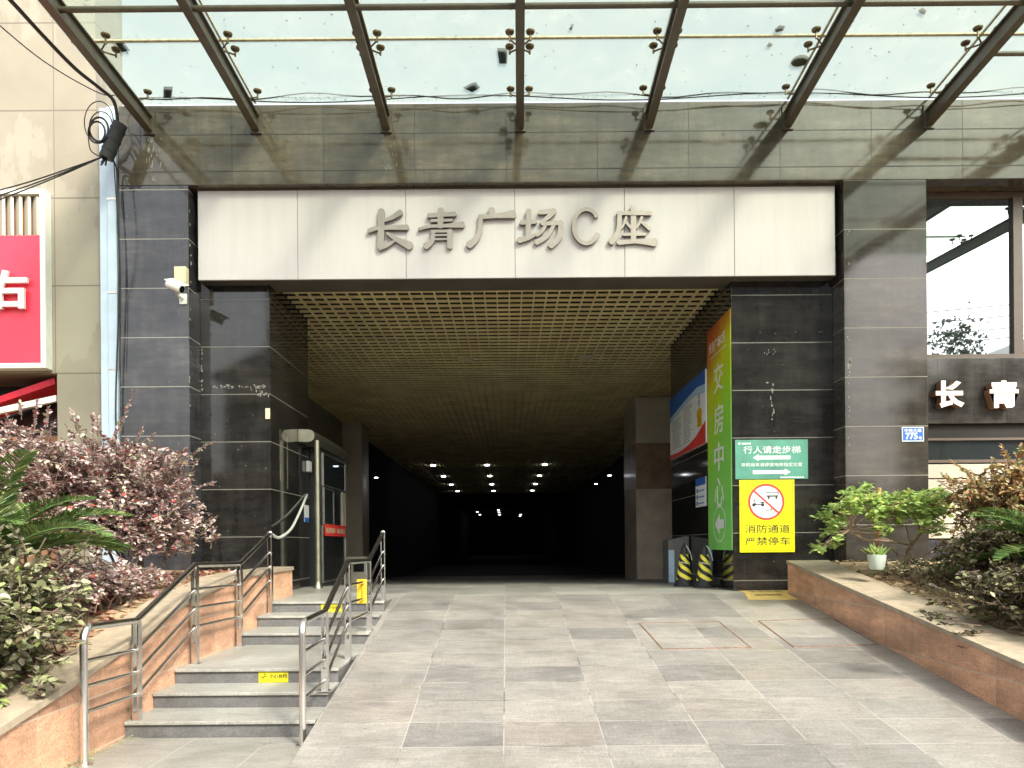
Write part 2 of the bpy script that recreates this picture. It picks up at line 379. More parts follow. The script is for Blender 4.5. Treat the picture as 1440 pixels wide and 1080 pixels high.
def white_panel():
    m, N, L, P = mat('white_aluminium_panel'); g, s_ = pos(N, L); pv = g.outputs['Position']
    st = noise(N, L, pv, 2.2, 6, .7, (2.6, 1, .22)); r = ramp(N, [(.3, (.54, .495, .49)), (.55, (.58, .535, .535)), (.8, (.60, .55, .55))]); L.new(st, r.inputs[0])
    sp = ramp(N, [(.74, (0, 0, 0)), (.77, (1, 1, 1))]); L.new(noise(N, L, pv, 16, 3, .6), sp.inputs[0])
    L.new(mixc(N, L, math_n(N, L, 'MULTIPLY', sp.outputs[0], .25), r.outputs[0], (.36, .33, .30)), P.inputs['Base Color'])
    P.inputs['Roughness'].default_value = .32
    b = N.new('ShaderNodeBump'); b.inputs['Strength'].default_value = .25; b.inputs['Distance'].default_value = .02; L.new(noise(N, L, pv, .8, 2), b.inputs['Height']); L.new(b.outputs[0], P.inputs['Normal'])
    return m
M['white'] = white_panel()
def frosted():
    m, N, L, P = mat('dirty_milk_glass'); g, s = pos(N, L); pv = g.outputs['Position']
    N.remove(P)
    base = ramp(N, [(.35, (.38, .44, .42)), (.65, (.50, .51, .45))]); L.new(noise(N, L, pv, .7, 4), base.inputs[0])
    d1 = ramp(N, [(.645, (0, 0, 0)), (.69, (1, 1, 1))]); L.new(noise(N, L, pv, 13, 7, .82), d1.inputs[0])
    d2 = ramp(N, [(.5, (0, 0, 0)), (.85, (1, 1, 1))]); L.new(noise(N, L, pv, 2.5, 8, .75), d2.inputs[0])
    col = mixc(N, L, math_n(N, L, 'MULTIPLY', d1.outputs[0], .75), base.outputs[0], (.22, .19, .11))
    col = mixc(N, L, math_n(N, L, 'MULTIPLY', d2.outputs[0], .25), col, (.45, .42, .30))
    t = N.new('ShaderNodeBsdfTranslucent'); L.new(col, t.inputs[0])
    op = math_n(N, L, 'MAXIMUM', math_n(N, L, 'SUBTRACT', math_n(N, L, 'MULTIPLY_ADD', d1.outputs[0], -.55), math_n(N, L, 'MULTIPLY', d2.outputs[0], .20)), .04)
    for q_ in N:
        if q_.type == 'MATH' and q_.operation == 'MULTIPLY_ADD': q_.inputs[2].default_value = .76
    tr = N.new('ShaderNodeBsdfTransparent'); tr.inputs[0].default_value = (.585, .64, .555, 1)
    mx = N.new('ShaderNodeMixShader'); L.new(op, mx.inputs[0]); L.new(t.outputs[0], mx.inputs[1]); L.new(tr.outputs[0], mx.inputs[2])
    gl = N.new('ShaderNodeBsdfGlossy'); gl.inputs['Roughness'].default_value = .12
    fr = N.new('ShaderNodeFresnel'); fr.inputs[0].default_value = 1.45
    m2 = N.new('ShaderNodeMixShader'); L.new(math_n(N, L, 'MULTIPLY', fr.outputs[0], .5), m2.inputs[0]); L.new(mx.outputs[0], m2.inputs[1]); L.new(gl.outputs[0], m2.inputs[2])
    L.new(m2.outputs[0], N['Material Output'].inputs[0]); return m
M['frosted'] = frosted()
def clear_edge():
    m, N, L, P = mat('clear_glass_face'); N.remove(P)
    tr = N.new('ShaderNodeBsdfTransparent'); tr.inputs[0].default_value = (.93, .97, .95, 1); L.new(tr.outputs[0], N['Material Output'].inputs[0]); return m
M['clear'] = clear_edge()
def mirror_glass(name, f, tint):
    m, N, L, P = mat(name); N.remove(P)
    d = N.new('ShaderNodeBsdfDiffuse'); d.inputs[0].default_value = (.02, .025, .025, 1)
    g = N.new('ShaderNodeBsdfGlossy'); g.inputs[0].default_value = (*tint, 1); g.inputs['Roughness'].default_value = .015
    x = N.new('ShaderNodeMixShader'); x.inputs[0].default_value = f; L.new(d.outputs[0], x.inputs[1]); L.new(g.outputs[0], x.inputs[2]); L.new(x.outputs[0], N['Material Output'].inputs[0]); return m
M['window'] = mirror_glass('coated_window_glass', .40, (.78, .88, .90))
M['dimglass'] = mirror_glass('dark_window_glass', .14, (.8, .9, 1))
def glow(name, c, s):
    m, N, L, P = mat(name); P.inputs['Base Color'].default_value = (*c, 1); P.inputs['Emission Color'].default_value = (*c, 1); P.inputs['Emission Strength'].default_value = s; return m
M['lamp'] = glow('lamp_diffuser', (.93, .96, 1), 6.)
def banner_mat():
    m, N, L, P = mat('banner_print'); g, s = pos(N, L); pv = g.outputs['Position']
    # printed colours: orange-red top corner through yellow-green to green
    zz = math_n(N, L, 'DIVIDE', math_n(N, L, 'SUBTRACT', 5.06, s.outputs['Z']), 3.65)
    yy = math_n(N, L, 'MULTIPLY', math_n(N, L, 'SUBTRACT', s.outputs['Y'], 11.6), -.16)
    f = math_n(N, L, 'ADD', math_n(N, L, 'ADD', zz, yy), math_n(N, L, 'MULTIPLY', math_n(N, L, 'SUBTRACT', noise(N, L, pv, 1.4, 3), .5), .16))
    f = math_n(N, L, 'ADD', f, .14)
    r = ramp(N, [(.0, (.50, .07, .02)), (.13, (.62, .25, .02)), (.24, (.66, .68, .02)), (.42, (.42, .74, .03)), (.62, (.27, .70, .09)), (1, (.24, .68, .15))]); L.new(f, r.inputs[0])
    L.new(r.outputs[0], P.inputs['Base Color']); P.inputs['Roughness'].default_value = .45; return m
M['banner'] = banner_mat()
M['fol_purple'] = foliage('purple_leaves', [(0, (.16, .06, .06)), (.18, (.29, .16, .15)), (.42, (.41, .305, .29)), (.72, (.52, .45, .42)), (.9, (.40, .38, .27)), (.97, (.34, .34, .20)), (.98, (.45, .06, .04)), (1, (.45, .06, .05))], .5, .2, .35)
M['fol_grey'] = foliage('grey_green_leaves', [(0, (.08, .055, .035)), (.3, (.17, .17, .085)), (.6, (.27, .30, .15)), (.85, (.33, .30, .22)), (1, (.25, .34, .08))], .33, .15, .6)
M['fol_green'] = foliage('light_green_leaves', [(0, (.15, .24, .06)), (.4, (.33, .48, .14)), (.75, (.46, .60, .20)), (1, (.60, .60, .16))], .35, .35)
M['fol_orange'] = foliage('orange_green_leaves', [(0, (.18, .08, .035)), (.3, (.40, .20, .08)), (.6, (.44, .36, .17)), (.85, (.30, .34, .14)), (1, (.60, .44, .18))], .4, .3)
M['fol_dark'] = foliage('dark_bronze_leaves', [(0, (.04, .03, .02)), (.35, (.085, .065, .04)), (.6, (.12, .13, .055)), (.85, (.17, .18, .075)), (1, (.28, .24, .12))], .4, .15)
M['fol_cycad'] = foliage('cycad_leaflets', [(0, (.06, .12, .03)), (.5, (.12, .22, .06)), (.85, (.21, .30, .09)), (1, (.38, .38, .12))], .35, .25)
M['fol_tree'] = foliage('tree_leaves', [(0, (.04, .06, .02)), (1, (.09, .12, .04))], .5, .2)
M['litter'] = foliage('fallen_leaf_litter', [(0, (.20, .09, .05)), (.3, (.38, .25, .13)), (.7, (.50, .40, .24)), (1, (.60, .52, .36))], .7, .1)
M['litter_red'] = foliage('red_leaf_litter', [(0, (.14, .03, .025)), (.4, (.28, .09, .06)), (.75, (.36, .2, .13)), (1, (.45, .33, .22))], .7, .1)

def at(x, y, Y):
    """photo pixel at depth Y -> point in metres (the small roll of the camera undone)"""
    a = R(.45); dx, dy = x - CX, y - HY
    dx, dy = dx * math.cos(a) - dy * math.sin(a), dx * math.sin(a) + dy * math.cos(a)
    return Vector((dx * Y / FPX, Y, EYE - dy * Y / FPX))

U, V = (1, 0, 0), (0, 0, 1)
UW, NW = (0, -1, 0), (-1, 0, 0)             # right-hand passage wall: right along the sign is towards the street
FZ = .81                                     # level of the passage floor above the lower landing
def ramp_z(y): return min(max((y - 5.0) * .1361, 0), FZ)

# ------------------------------------------------------------------ ground
struct('street_ground', MB().box(-600, 600, -600, 600, -.6, -.16), M['asphalt'])
struct('pavement', MB().box(-3.1, 9, -4, 6.2, -.3, 0), M['landing'])
rp = MB()
rp.hexa([(-1.5, 5.03, -.2), (4.05, 5.03, -.2), (4.05, 10.95, -.2), (-1.62, 10.95, -.2)], [(-1.5, 5.03, .004), (4.05, 5.03, .004), (4.05, 10.95, FZ), (-1.62, 10.95, FZ)])
struct('entrance_ramp', rp, M['ramp'])
fl = MB(); fl.box(-12, 12, 10.95, 13.5, -.3, FZ)
fl.hexa([(-12, 13.5, -6), (12, 13.5, -6), (12, 125, -6), (-12, 125, -6)], [(-12, 13.5, FZ), (12, 13.5, FZ), (12, 125, FZ - 4.0), (-12, 125, FZ - 4.0)])
struct('passage_floor', fl, M['floor'])

# ------------------------------------------------------------------ the steps
st = thing('entrance_steps', (-2.3, 8, 0), 'short flight of grey granite steps with a mid landing, left of the paved ramp', 'steps')
SY = [6.2, 6.7, 7.14, 8.82, 9.5, 10.0, 10.95]
for i in range(6):
    z = .135 * (i + 1)
    s_ = obj('step', MB().box(-3.1, -1.56 - .01 * i, SY[i] + .012, SY[i + 1] + (.012 if i < 5 else 0), -.25, z - .03), M['riser'], st)
    obj('tread', MB().box(-3.1, -1.558 - .01 * i, SY[i] - .012, SY[i + 1] + (.010 if i < 5 else -.002), z - .03, z), M['tread'], s_, bevel=.006)

# ------------------------------------------------------------------ the office building
ob = thing('office_building', (0, 11.5, 0), 'dark granite clad office building with a wide vehicle passage through its ground floor', 'building')
YP, YR, YS = 11.1, 11.5, 11.25
obj('pier', MB().box(-5.57, -4.57, YP, 13.72, 0, 6.76), M['granite_front'], ob, bevel=.006)
obj('pier', MB().box(4.90, 6.10, YP, 15.5, 0, 6.76), M['granite_right'], ob, bevel=.006)
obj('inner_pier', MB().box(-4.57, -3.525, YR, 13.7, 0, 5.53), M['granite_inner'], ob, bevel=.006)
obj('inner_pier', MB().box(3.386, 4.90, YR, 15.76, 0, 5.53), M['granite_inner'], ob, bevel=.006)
obj('beam', MB().box(-5.57, 11, YP, YR + .3, 6.763, 7.915), M['granite_beam'], ob, bevel=.008)
obj('soffit', MB().box(-4.5, 4.86, YS + .02, YR - .002, 5.44, 5.8).box(-3.52, 3.38, YR, 11.82, 5.441, 5.8), M['soffit'], ob)
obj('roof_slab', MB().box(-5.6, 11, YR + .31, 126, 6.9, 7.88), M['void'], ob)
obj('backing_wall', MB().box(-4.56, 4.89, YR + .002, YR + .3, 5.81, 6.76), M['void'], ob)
# passage walls
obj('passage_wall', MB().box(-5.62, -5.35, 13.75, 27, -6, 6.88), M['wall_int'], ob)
obj('inner_wall', MB().box(-5.62, -5.35, 27.002, 126, -6, 6.88), M['void'], ob)  # deeper stretch of the same wall, passage darkness put into its colour
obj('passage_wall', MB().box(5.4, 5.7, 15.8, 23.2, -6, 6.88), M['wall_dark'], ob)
obj('inner_wall', MB().box(5.4, 5.7, 23.202, 126, -6, 6.88), M['void'], ob)  # far stretch coloured near black to carry the shade of the passage
obj('end_wall', MB().box(-5.6, 5.6, 121, 122, -6, 6.88), M['void'], ob)  # gloom at the far end is in this near black colour
p1 = obj('marble_column', MB().box(3.53, 5.38, 20.9, 23.0, -1, 3.00), M['tanlight'], ob)
obj('brown_band', MB().box(3.522, 5.382, 20.892, 23.01, 3.00, 4.25), M['brownst'], p1)
obj('pale_band', MB().box(3.53, 5.38, 20.9, 23.0, 4.25, 5.5), M['paleint'], p1)
obj('column', MB().box(-5.34, -4.70, 25.0, 26.2, -1, 5.49), M['paleint'], ob)
# open grid ceiling: long blades and cross blades
g1 = MB(); nb = 54
for i in range(nb + 1):
    x = -5.33 + i * .2
    y0 = 11.84 if -3.5 < x < 3.37 else (13.74 if x < 0 else 15.8)
    if x < 5.38: g1.box(x - .009, x + .009, y0, 62, 5.53, 5.575)
y = 11.92
while y < 62:
    xa, xb = (-3.52, 3.38) if y < 13.72 else ((-5.34, 3.38) if y < 15.8 else (-5.34, 5.39))
    g1.box(xa, xb, y - .008, y + .008, 5.533, 5.574); y += .25 if y < 40 else .5
gc = obj('grid_ceiling', g1, M['grid'], ob, fix=False)
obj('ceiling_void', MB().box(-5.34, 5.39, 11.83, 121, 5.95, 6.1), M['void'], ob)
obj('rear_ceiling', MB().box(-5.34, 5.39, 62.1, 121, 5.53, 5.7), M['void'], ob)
for x, y in ((655, 505), (825, 503)):
    q = at(x, y, 3.98 * FPX / (HY - y)); obj('ceiling_plate', MB().box(q.x - .16, q.x + .16, q.y - .2, q.y + .2, 5.518, 5.5295), M['cream'], gc)

# right-hand part of the facade
wn0 = obj('window_surround', MB().box(6.12, 11, 11.62, 11.8, .2, 6.76), M['mull'], ob)
wf = obj('window', MB().box(6.12, 11, 11.5, 11.61, 6.68, 6.755).box(7.62, 7.76, 11.5, 11.61, 4.32, 6.678).box(6.12, 6.15, 11.5, 11.61, 4.32, 6.678).box(6.12, 11, 11.46, 11.61, 4.25, 4.318), M['mull'], ob)
obj('pane', MB().box(6.152, 7.618, 11.56, 11.575, 4.32, 6.678).box(7.762, 10.9, 11.56, 11.575, 4.32, 6.678), M['window'], wf)
M['granite_band'] = granite('granite_band', (.034, .031, .029), .06, 2.2, 4.27, .5, 6.42, grout=(.022, .022, .022), gw=.01, dust=.6)
obj('granite_band', MB().box(6.12, 11, 11.42, 11.61, 3.28, 4.248), M['granite_band'], ob, bevel=.004)
obj('recess', MB().box(6.12, 11, 11.50, 11.61, 3.07, 3.278), M['void'], ob)
lw = obj('low_window', MB().box(6.12, 11, 11.46, 11.61, 3.035, 3.068).box(6.12, 11, 11.46, 11.61, 2.70, 2.745), M['mull'], ob)
obj('pane', MB().box(6.12, 11, 11.52, 11.54, 2.746, 3.034), M['dimglass'], lw)
lp = MB(); z = 2.698
for k in range(5):
    lp.box(6.12, 11, 11.46, 11.61, z - .225, z - .02); z -= .225
obj('beige_panel', lp, M['beigep'], ob, bevel=.003)
obj('plinth', MB().box(6.12, 11, 11.44, 11.61, 0, z - .02), M['granite_front'], ob)

M['flake'] = plain('flaked_grout', (.27, .26, .225), .8, var=.2, scale=30)
def flakes(parent, name, yf, pts, seed):
    rr = random.Random(seed); m_ = MB()
    for x, y, wpx, hpx in pts:
        c = at(x, y, yf); a = wpx / FPX * yf / 2; b = hpx / FPX * yf / 2
        poly = [(c.x + a * math.cos(t) * rr.uniform(.45, 1.1), c.z + b * math.sin(t) * rr.uniform(.45, 1.1)) for t in np.linspace(0, 6.28, 9)[:-1]]
        m_.prism(poly, lambda p, q, d: (p, d, q), yf - .0025, yf - .0002)
    o = obj(name, m_, M['flake'], parent); o['kind'] = 'stuff'; return o
pr_ = [o for o in scene.objects if o.parent == ob and o.name.startswith('inner_pier')]
rr_ = random.Random(5)
flakes(pr_[0], 'flaked_grout', YR, [(300 + rr_.random() * 76, 544 + rr_.gauss(0, 1.6), rr_.uniform(1.5, 6), rr_.uniform(1, 3)) for _ in range(42)] + [(360 + rr_.random() * 18, 548 + rr_.random() * 9, rr_.uniform(1, 3), rr_.uniform(2, 6)) for _ in range(12)] + [(283 + rr_.random() * 2, 470 + rr_.random() * 80, 2, rr_.uniform(2, 7)) for _ in range(14)] + [(300 + rr_.random() * 75, 560 + rr_.random() * 200, rr_.uniform(.8, 1.8), rr_.uniform(.8, 2)) for _ in range(12)], 1)
flakes(pr_[1], 'flaked_grout', YR, [(1086 + rr_.gauss(0, 1), 540 + rr_.random() * 52, rr_.uniform(1, 2.4), rr_.uniform(3, 9)) for _ in range(14)] + [(1079, 538, 5, 3)] + [(1174 + rr_.gauss(0, .8), 412 + rr_.random() * 40, 2.4, rr_.uniform(2, 6)) for _ in range(14)] + [(1074 + rr_.random() * 20, 492 + rr_.gauss(0, 3), 1.2, 3) for _ in range(8)] + [(1036 + rr_.random() * 140, 468 + rr_.gauss(0, 1), rr_.uniform(1, 5), 1.2) for _ in range(5)] + [(1040 + rr_.random() * 130, 480 + rr_.random() * 330, rr_.uniform(.8, 1.6), rr_.uniform(.8, 1.6)) for _ in range(8)], 2)
bm0 = [o for o in scene.objects if o.parent == ob and o.name == 'beam'][0]
flakes(bm0, 'lime_drip', YP, [(206 + rr_.random() * 22, 192 + rr_.random() * 62, rr_.uniform(.7, 1.5), rr_.uniform(4, 14)) for _ in range(26)] + [(535 + rr_.random() * 24, 195 + rr_.random() * 50, .9, rr_.uniform(2, 7)) for _ in range(16)], 3)
pf_ = [o for o in scene.objects if o.parent == ob and o.name.startswith('pier')]
flakes(pf_[1], 'flaked_grout', YP, [(1193 + rr_.random() * 4, 500 + rr_.random() * 24, rr_.uniform(2, 5), rr_.uniform(2, 6)) for _ in range(10)] + [(1192 + rr_.random() * 3, 300 + rr_.random() * 340, 1.5, rr_.uniform(2, 6)) for _ in range(16)], 4)
flakes(pf_[0], 'flaked_grout', YP, [(266 + rr_.random() * 3, 270 + rr_.random() * 420, 1.6, rr_.uniform(2, 8)) for _ in range(14)] + [(176 + rr_.random() * 90, 260 + rr_.random() * 380, rr_.uniform(.8, 1.5), rr_.uniform(.8, 3)) for _ in range(8)], 6)

# ------------------------------------------------------------------ name board over the passage
nbd = thing('name_board', (0, YS, 5.44), 'long white name board with raised steel characters above the passage', 'sign')
xs = [-4.485] + [at(x, 330, YS).x for x in (419, 571, 724, 878, 1032)] + [4.835]
for a, b in zip(xs, xs[1:]):
    obj('panel', MB().box(a + .003, b - .003, YS - .022, YS + .018, 5.432, 6.735), M['white'], nbd, bevel=.004)
obj('backing', MB().box(-4.47, 4.82, YS - .004, YS + .016, 5.436, 6.73), M['sealgap'], nbd)
obj('top_trim', MB().box(-4.485, 4.835, YS - .03, YS + .09, 6.737, 6.761), M['rafter'], nbd)
CH = {
 'one': [([(122, 97), (122, 180), (118, 262)], [28, 30, 30]), ([(210, 104), (170, 128), (125, 146)], [26, 20, 10]), ([(66, 188), (110, 176), (240, 172)], [20, 18, 24]),
         ([(148, 198), (190, 226), (252, 256)], [10, 22, 38]), ([(116, 264), (150, 252), (186, 233)], [28, 20, 7])],
 'two': [([(338, 119), (460, 112)], [20, 20]), ([(352, 142), (445, 140)], [13, 13]), ([(393, 92), (393, 168)], [27, 27]), ([(294, 181), (340, 169), (420, 165), (494, 160)], [13, 14, 17, 28]),
         ([(360, 190), (355, 235), (326, 258)], [18, 20, 30]), ([(435, 188), (435, 262)], [24, 24]), ([(352, 190), (442, 189)], [13, 13]), ([(360, 208), (428, 207)], [9, 9]), ([(360, 226), (428, 225)], [9, 9])],
 'three': [([(626, 92), (628, 118)], [30, 26]), ([(572, 125), (640, 121), (726, 113)], [22, 19, 36]), ([(577, 128), (572, 190), (552, 230), (524, 252)], [20, 22, 27, 34])],
 'four': [([(796, 97), (793, 218)], [24, 24]), ([(762, 151), (828, 146)], [21, 19]), ([(752, 231), (795, 220), (832, 203)], [27, 22, 10]), ([(846, 104), (914, 98)], [20, 24]),
          ([(910, 102), (880, 130), (852, 150)], [24, 20, 14]), ([(858, 156), (944, 151)], [16, 22]), ([(944, 152), (935, 218), (897, 254)], [22, 25, 31]), ([(876, 158), (856, 190), (832, 206)], [14, 16, 20]), ([(912, 160), (880, 212), (832, 240)], [16, 20, 26])],
 'five': [([(1060 + 58 * math.cos(t), 168 - 78 * math.sin(t)) for t in [R(a) for a in range(38, 333, 14)]], [22] + [17] * 19 + [21, 22])],
 'six': [([(1273, 82), (1273, 106)], [25, 22]), ([(1204, 108), (1355, 108)], [18, 19]), ([(1212, 108), (1206, 190), (1174, 238)], [20, 22, 32]), ([(1242, 126), (1232, 155), (1220, 176)], [13, 12, 10]),
         ([(1240, 148), (1262, 172)], [11, 13]), ([(1314, 126), (1304, 150), (1290, 174)], [13, 12, 10]), ([(1312, 148), (1350, 178)], [11, 18]), ([(1275, 110), (1275, 235)], [25, 25]), ([(1230, 204), (1330, 203)], [14, 14]), ([(1208, 241), (1290, 236), (1372, 240)], [22, 19, 38])]}
for key, strokes in CH.items():
    lm = MB()
    for si, (pts, ws) in enumerate(strokes):
        # resample
        P2 = [Vector(p) for p in pts]; fine = []; fw = []
        for i in range(len(P2) - 1):
            for k in range(6):
                t = k / 6
                p0 = P2[max(i - 1, 0)]; p1_, p2_ = P2[i], P2[i + 1]; p3 = P2[min(i + 2, len(P2) - 1)]
                fine.append(.5 * ((2 * p1_) + (p2_ - p0) * t + (2 * p0 - 5 * p1_ + 4 * p2_ - p3) * t * t + (3 * p1_ - p0 - 3 * p2_ + p3) * t ** 3)); fw.append(ws[i] + (ws[min(i + 1, len(ws) - 1)] - ws[i]) * t)
        fine.append(P2[-1]); fw.append(ws[len(P2) - 1])
        Lp, Rp = [], []
        for i, p in enumerate(fine):
            t = (fine[min(i + 1, len(fine) - 1)] - fine[max(i - 1, 0)]).normalized(); n = Vector((-t.y, t.x)); Lp.append(p + n * fw[i] / 2); Rp.append(p - n * fw[i] / 2)
        def cap(p, t, w, sgn):
            n = Vector((-t.y, t.x)); return [p + n * (w / 2 * math.cos(a)) * sgn + t * (w / 2 * math.sin(a) * .75) * sgn for a in [R(d) for d in (30, 60, 90, 120, 150)]]
        t1 = (fine[-1] - fine[-2]).normalized(); t0 = (fine[1] - fine[0]).normalized()
        poly = Lp + cap(fine[-1], t1, fw[-1], 1) + Rp[::-1] + cap(fine[0], t0, fw[0], -1)
        pl = []
        for q in poly:
            w_ = at(q.x / 3.2727 + 500, q.y / 3.2727 + 270, YS); pl.append((w_.x, w_.z))
        n = len(pl); f0 = YS - .085 + .0012 * si; f1 = YS - .034
        vs_ = [(a, f0, b) for a, b in pl] + [(a, f1, b) for a, b in pl]
        # caps as strips of quads to stay well shaped
        m_ = len(Lp); lm.mesh(vs_, [tuple(range(n)), tuple(range(n, 2 * n))[::-1]] + [(i, (i + 1) % n, n + (i + 1) % n, n + i) for i in range(n)])
    obj('character', lm, M['letter'], nbd)

# ------------------------------------------------------------------ glass canopy
cp = thing('glass_canopy', (.3, 11.1, 7.5), 'steel canopy of seven rafters carrying dirty milky glass over the entrance', 'canopy')
YF = 4.0
def zb(y): return 7.53 + .061 * (11.1 - y)
def rx(x0, y): return x0 - .0167 * (11.1 - y)
RX = [-5.118, -3.577, -1.696, .236, 2.097, 4.10, 6.136, 8.15, 10.15]
for x in RX:
    m_ = MB(); w = .055
    def ring(y): return [(rx(x, y) - w, y, zb(y)), (rx(x, y) + w, y, zb(y)), (rx(x, y) + w, y, zb(y) + .02), (rx(x, y) + .02, y, zb(y) + .02), (rx(x, y) + .02, y, zb(y) + .20), (rx(x, y) + w, y, zb(y) + .20), (rx(x, y) + w, y, zb(y) + .22), (rx(x, y) - w, y, zb(y) + .22), (rx(x, y) - w, y, zb(y) + .20), (rx(x, y) - .02, y, zb(y) + .20), (rx(x, y) - .02, y, zb(y) + .02), (rx(x, y) - w, y, zb(y) + .02)]
    a, b = ring(YF), ring(11.08); m_.mesh(a + b, [tuple(range(12))[::-1], tuple(range(12, 24))] + [(i, (i + 1) % 12, 12 + (i + 1) % 12, 12 + i) for i in range(12)])
    r_ = obj('rafter', m_, M['rafter'], cp)
    obj('end_plate', MB().box(x - .08, x + .08, 11.07, 11.098, 7.49, 7.82), M['rafter'], r_)
obj('crossbar', MB().tube([(rx(RX[0], 8.9), 8.9, zb(8.9) + .11), (rx(RX[6], 8.9), 8.9, zb(8.9) + .11)], .035, 10), M['rafter'], cp, smooth=True)
obj('crossbar', MB().tube([(rx(RX[6], 9.76), 9.76, zb(9.76) + .11), (rx(RX[7], 9.76), 9.76, zb(9.76) + .11)], .03, 10), M['rafter'], cp, smooth=True)
YJ = [11.09, 9.81, 8.05, 6.2, YF - .1]
GX = [RX[0] - .42] + RX[1:7] + [8.15, 9.8]
GX[0] = RX[0] - .42
def zg(y): return zb(y) + .39
edges = [RX[0] - .40] + RX[1:]
for a, b in zip(edges, edges[1:]):
    for y1, y0 in zip(YJ, YJ[1:]):
        e = .012
        q = [(rx(a, y0) + e, y0 + e), (rx(b, y0) - e, y0 + e), (rx(b, y1) - e, y1 - e), (rx(a, y1) + e, y1 - e)]
        g_ = MB(); B = [(x, y, zg(y)) for x, y in q]; T = [(x, y, zg(y) + .016) for x, y in q]
        g_.mesh(B + T, [(3, 2, 1, 0), (4, 5, 6, 7), (0, 1, 5, 4), (1, 2, 6, 5), (2, 3, 7, 6), (3, 0, 4, 7)]); g_.m[0] = 1
        obj('glass_panel', g_, [M['clear'], M['frosted']], cp)
sl = MB()
for x in edges[1:-1]: sl.hexa([(rx(x, YF) - .012, YF, zg(YF) - .002), (rx(x, YF) + .012, YF, zg(YF) - .002), (x + .012, 11.08, zg(11.08) - .002), (x - .012, 11.08, zg(11.08) - .002)], [(rx(x, YF) - .012, YF, zg(YF) + .02), (rx(x, YF) + .012, YF, zg(YF) + .02), (x + .012, 11.08, zg(11.08) + .02), (x - .012, 11.08, zg(11.08) + .02)])
for y in YJ[1:4]: sl.box(edges[0], edges[-1], y - .02, y + .02, zg(y) - .004, zg(y) + .019)
obj('sealant_joint', sl, M['sealant'], cp)
for x in RX:
    for yj, arms in ((10.78, ((-1, 0), (1, 0))), (9.81, ((-1, -1), (1, -1), (-1, 1), (1, 1))), (8.05, ((-1, -1), (1, -1), (-1, 1), (1, 1))), (6.2, ((-1, -1), (1, -1), (-1, 1), (1, 1)))):
        s_ = MB(); c = Vector((rx(x, yj), yj, zb(yj) + .22)); s_.tube([c, c + Vector((0, 0, .07))], .025, 8)
        for ax, ay in arms:
            if x == RX[0] and ax < 0: continue
            e = c + Vector((ax * .13, ay * .13, .07)); t = Vector((e.x, e.y, zg(e.y) - .003))
            s_.tube([c + Vector((0, 0, .05)), e], .011, 6); s_.tube([e - Vector((0, 0, .02)), t], .014, 6)
            s_.lathe((t.x, t.y, t.z - .022), [(.015, -.012), (.05, -.004), (.058, .010), (.058, .022)], 12)
        obj('spider_fitting', s_, M['bronze'], cp, smooth=True)

def on_glass(x, y):
    k = (HY - y) / FPX
    q = at(x, y, 1.); dz = (q.z - EYE); Y = (7.92 + .061 * 11.1 - EYE) / (dz + .061); return at(x, y, Y)
def scrap(px, poly, name, label, cat, mt, group):
    c = on_glass(*px); m_ = MB()
    pl = [(on_glass(a, b)) for a, b in poly]
    n = len(pl); up = Vector((0, 0, .017 + .006)); th = Vector((0, 0, .003))
    bend = [Vector((0, 0, .006 * abs(math.sin(i * 1.7)))) for i in range(n)]
    m_.mesh([p + up for p in pl] + [p + up + th + b for p, b in zip(pl, bend)], [tuple(range(n))[::-1], tuple(range(n, 2 * n))] + [(i, (i + 1) % n, n + (i + 1) % n, n + i) for i in range(n)])
    tag(obj(name, m_, mt), label, cat, group)
sg = 'litter lying on the canopy glass'
scrap((707, 81), [(699, 70), (711, 71), (714, 74), (713, 92), (702, 92)], 'black_scrap', 'upright black scrap on the canopy glass just left of the middle rafter', 'scrap', M['scrap'], sg)
scrap((663, 126), [(651, 126), (663, 120), (669, 118), (675, 126), (664, 132)], 'black_scrap', 'torn bow shaped black scrap near the wall edge of the canopy glass', 'scrap', M['scrap'], sg)
scrap((236, 132), [(230, 124), (243, 125), (241, 140), (230, 139)], 'black_scrap', 'small square dark scrap on the canopy glass beside the leftmost rafter', 'scrap', M['scrap'], sg)
scrap((172, 66), [(159, 58), (170, 57), (183, 74), (171, 76)], 'black_scrap', 'slanted dark scrap by the glass joint near the leftmost rafter', 'scrap', M['scrap'], sg)
scrap((803, 41), [(800, 44), (804, 37), (807, 37), (804, 45)], 'black_scrap', 'tiny dark sliver on the glass just right of the middle rafter', 'scrap', M['scrap'], sg)
scrap((1125, 88), [(1125 + 13 * math.cos(a), 88 - 8 * math.sin(a) - 3 * math.cos(a)) for a in [R(d) for d in range(0, 360, 30)]], 'fallen_leaf', 'large round brown leaf on the right half of the canopy glass', 'leaf', M['deadleaf'], sg)
scrap((1096, 42), [(1089, 44), (1097, 38), (1104, 39), (1101, 46), (1091, 48)], 'fallen_leaf', 'curled green brown leaf lying across the glass joint', 'leaf', M['deadleaf'], sg)
scrap((1298, 18), [(1291, 17), (1298, 14), (1303, 18), (1300, 23), (1293, 20)], 'fallen_leaf', 'dark crumpled leaf at the top right of the canopy glass', 'leaf', M['deadleaf'], sg)
for i, (x, y) in enumerate(((1082, 65),)): scrap((x, y), [(x - 4, y + 2), (x, y - 3), (x + 5, y), (x + 1, y + 4)], 'fallen_leaf', 'very small dark leaf below the glass joint, left of the round brown leaf', 'leaf', M['deadleaf'], sg)

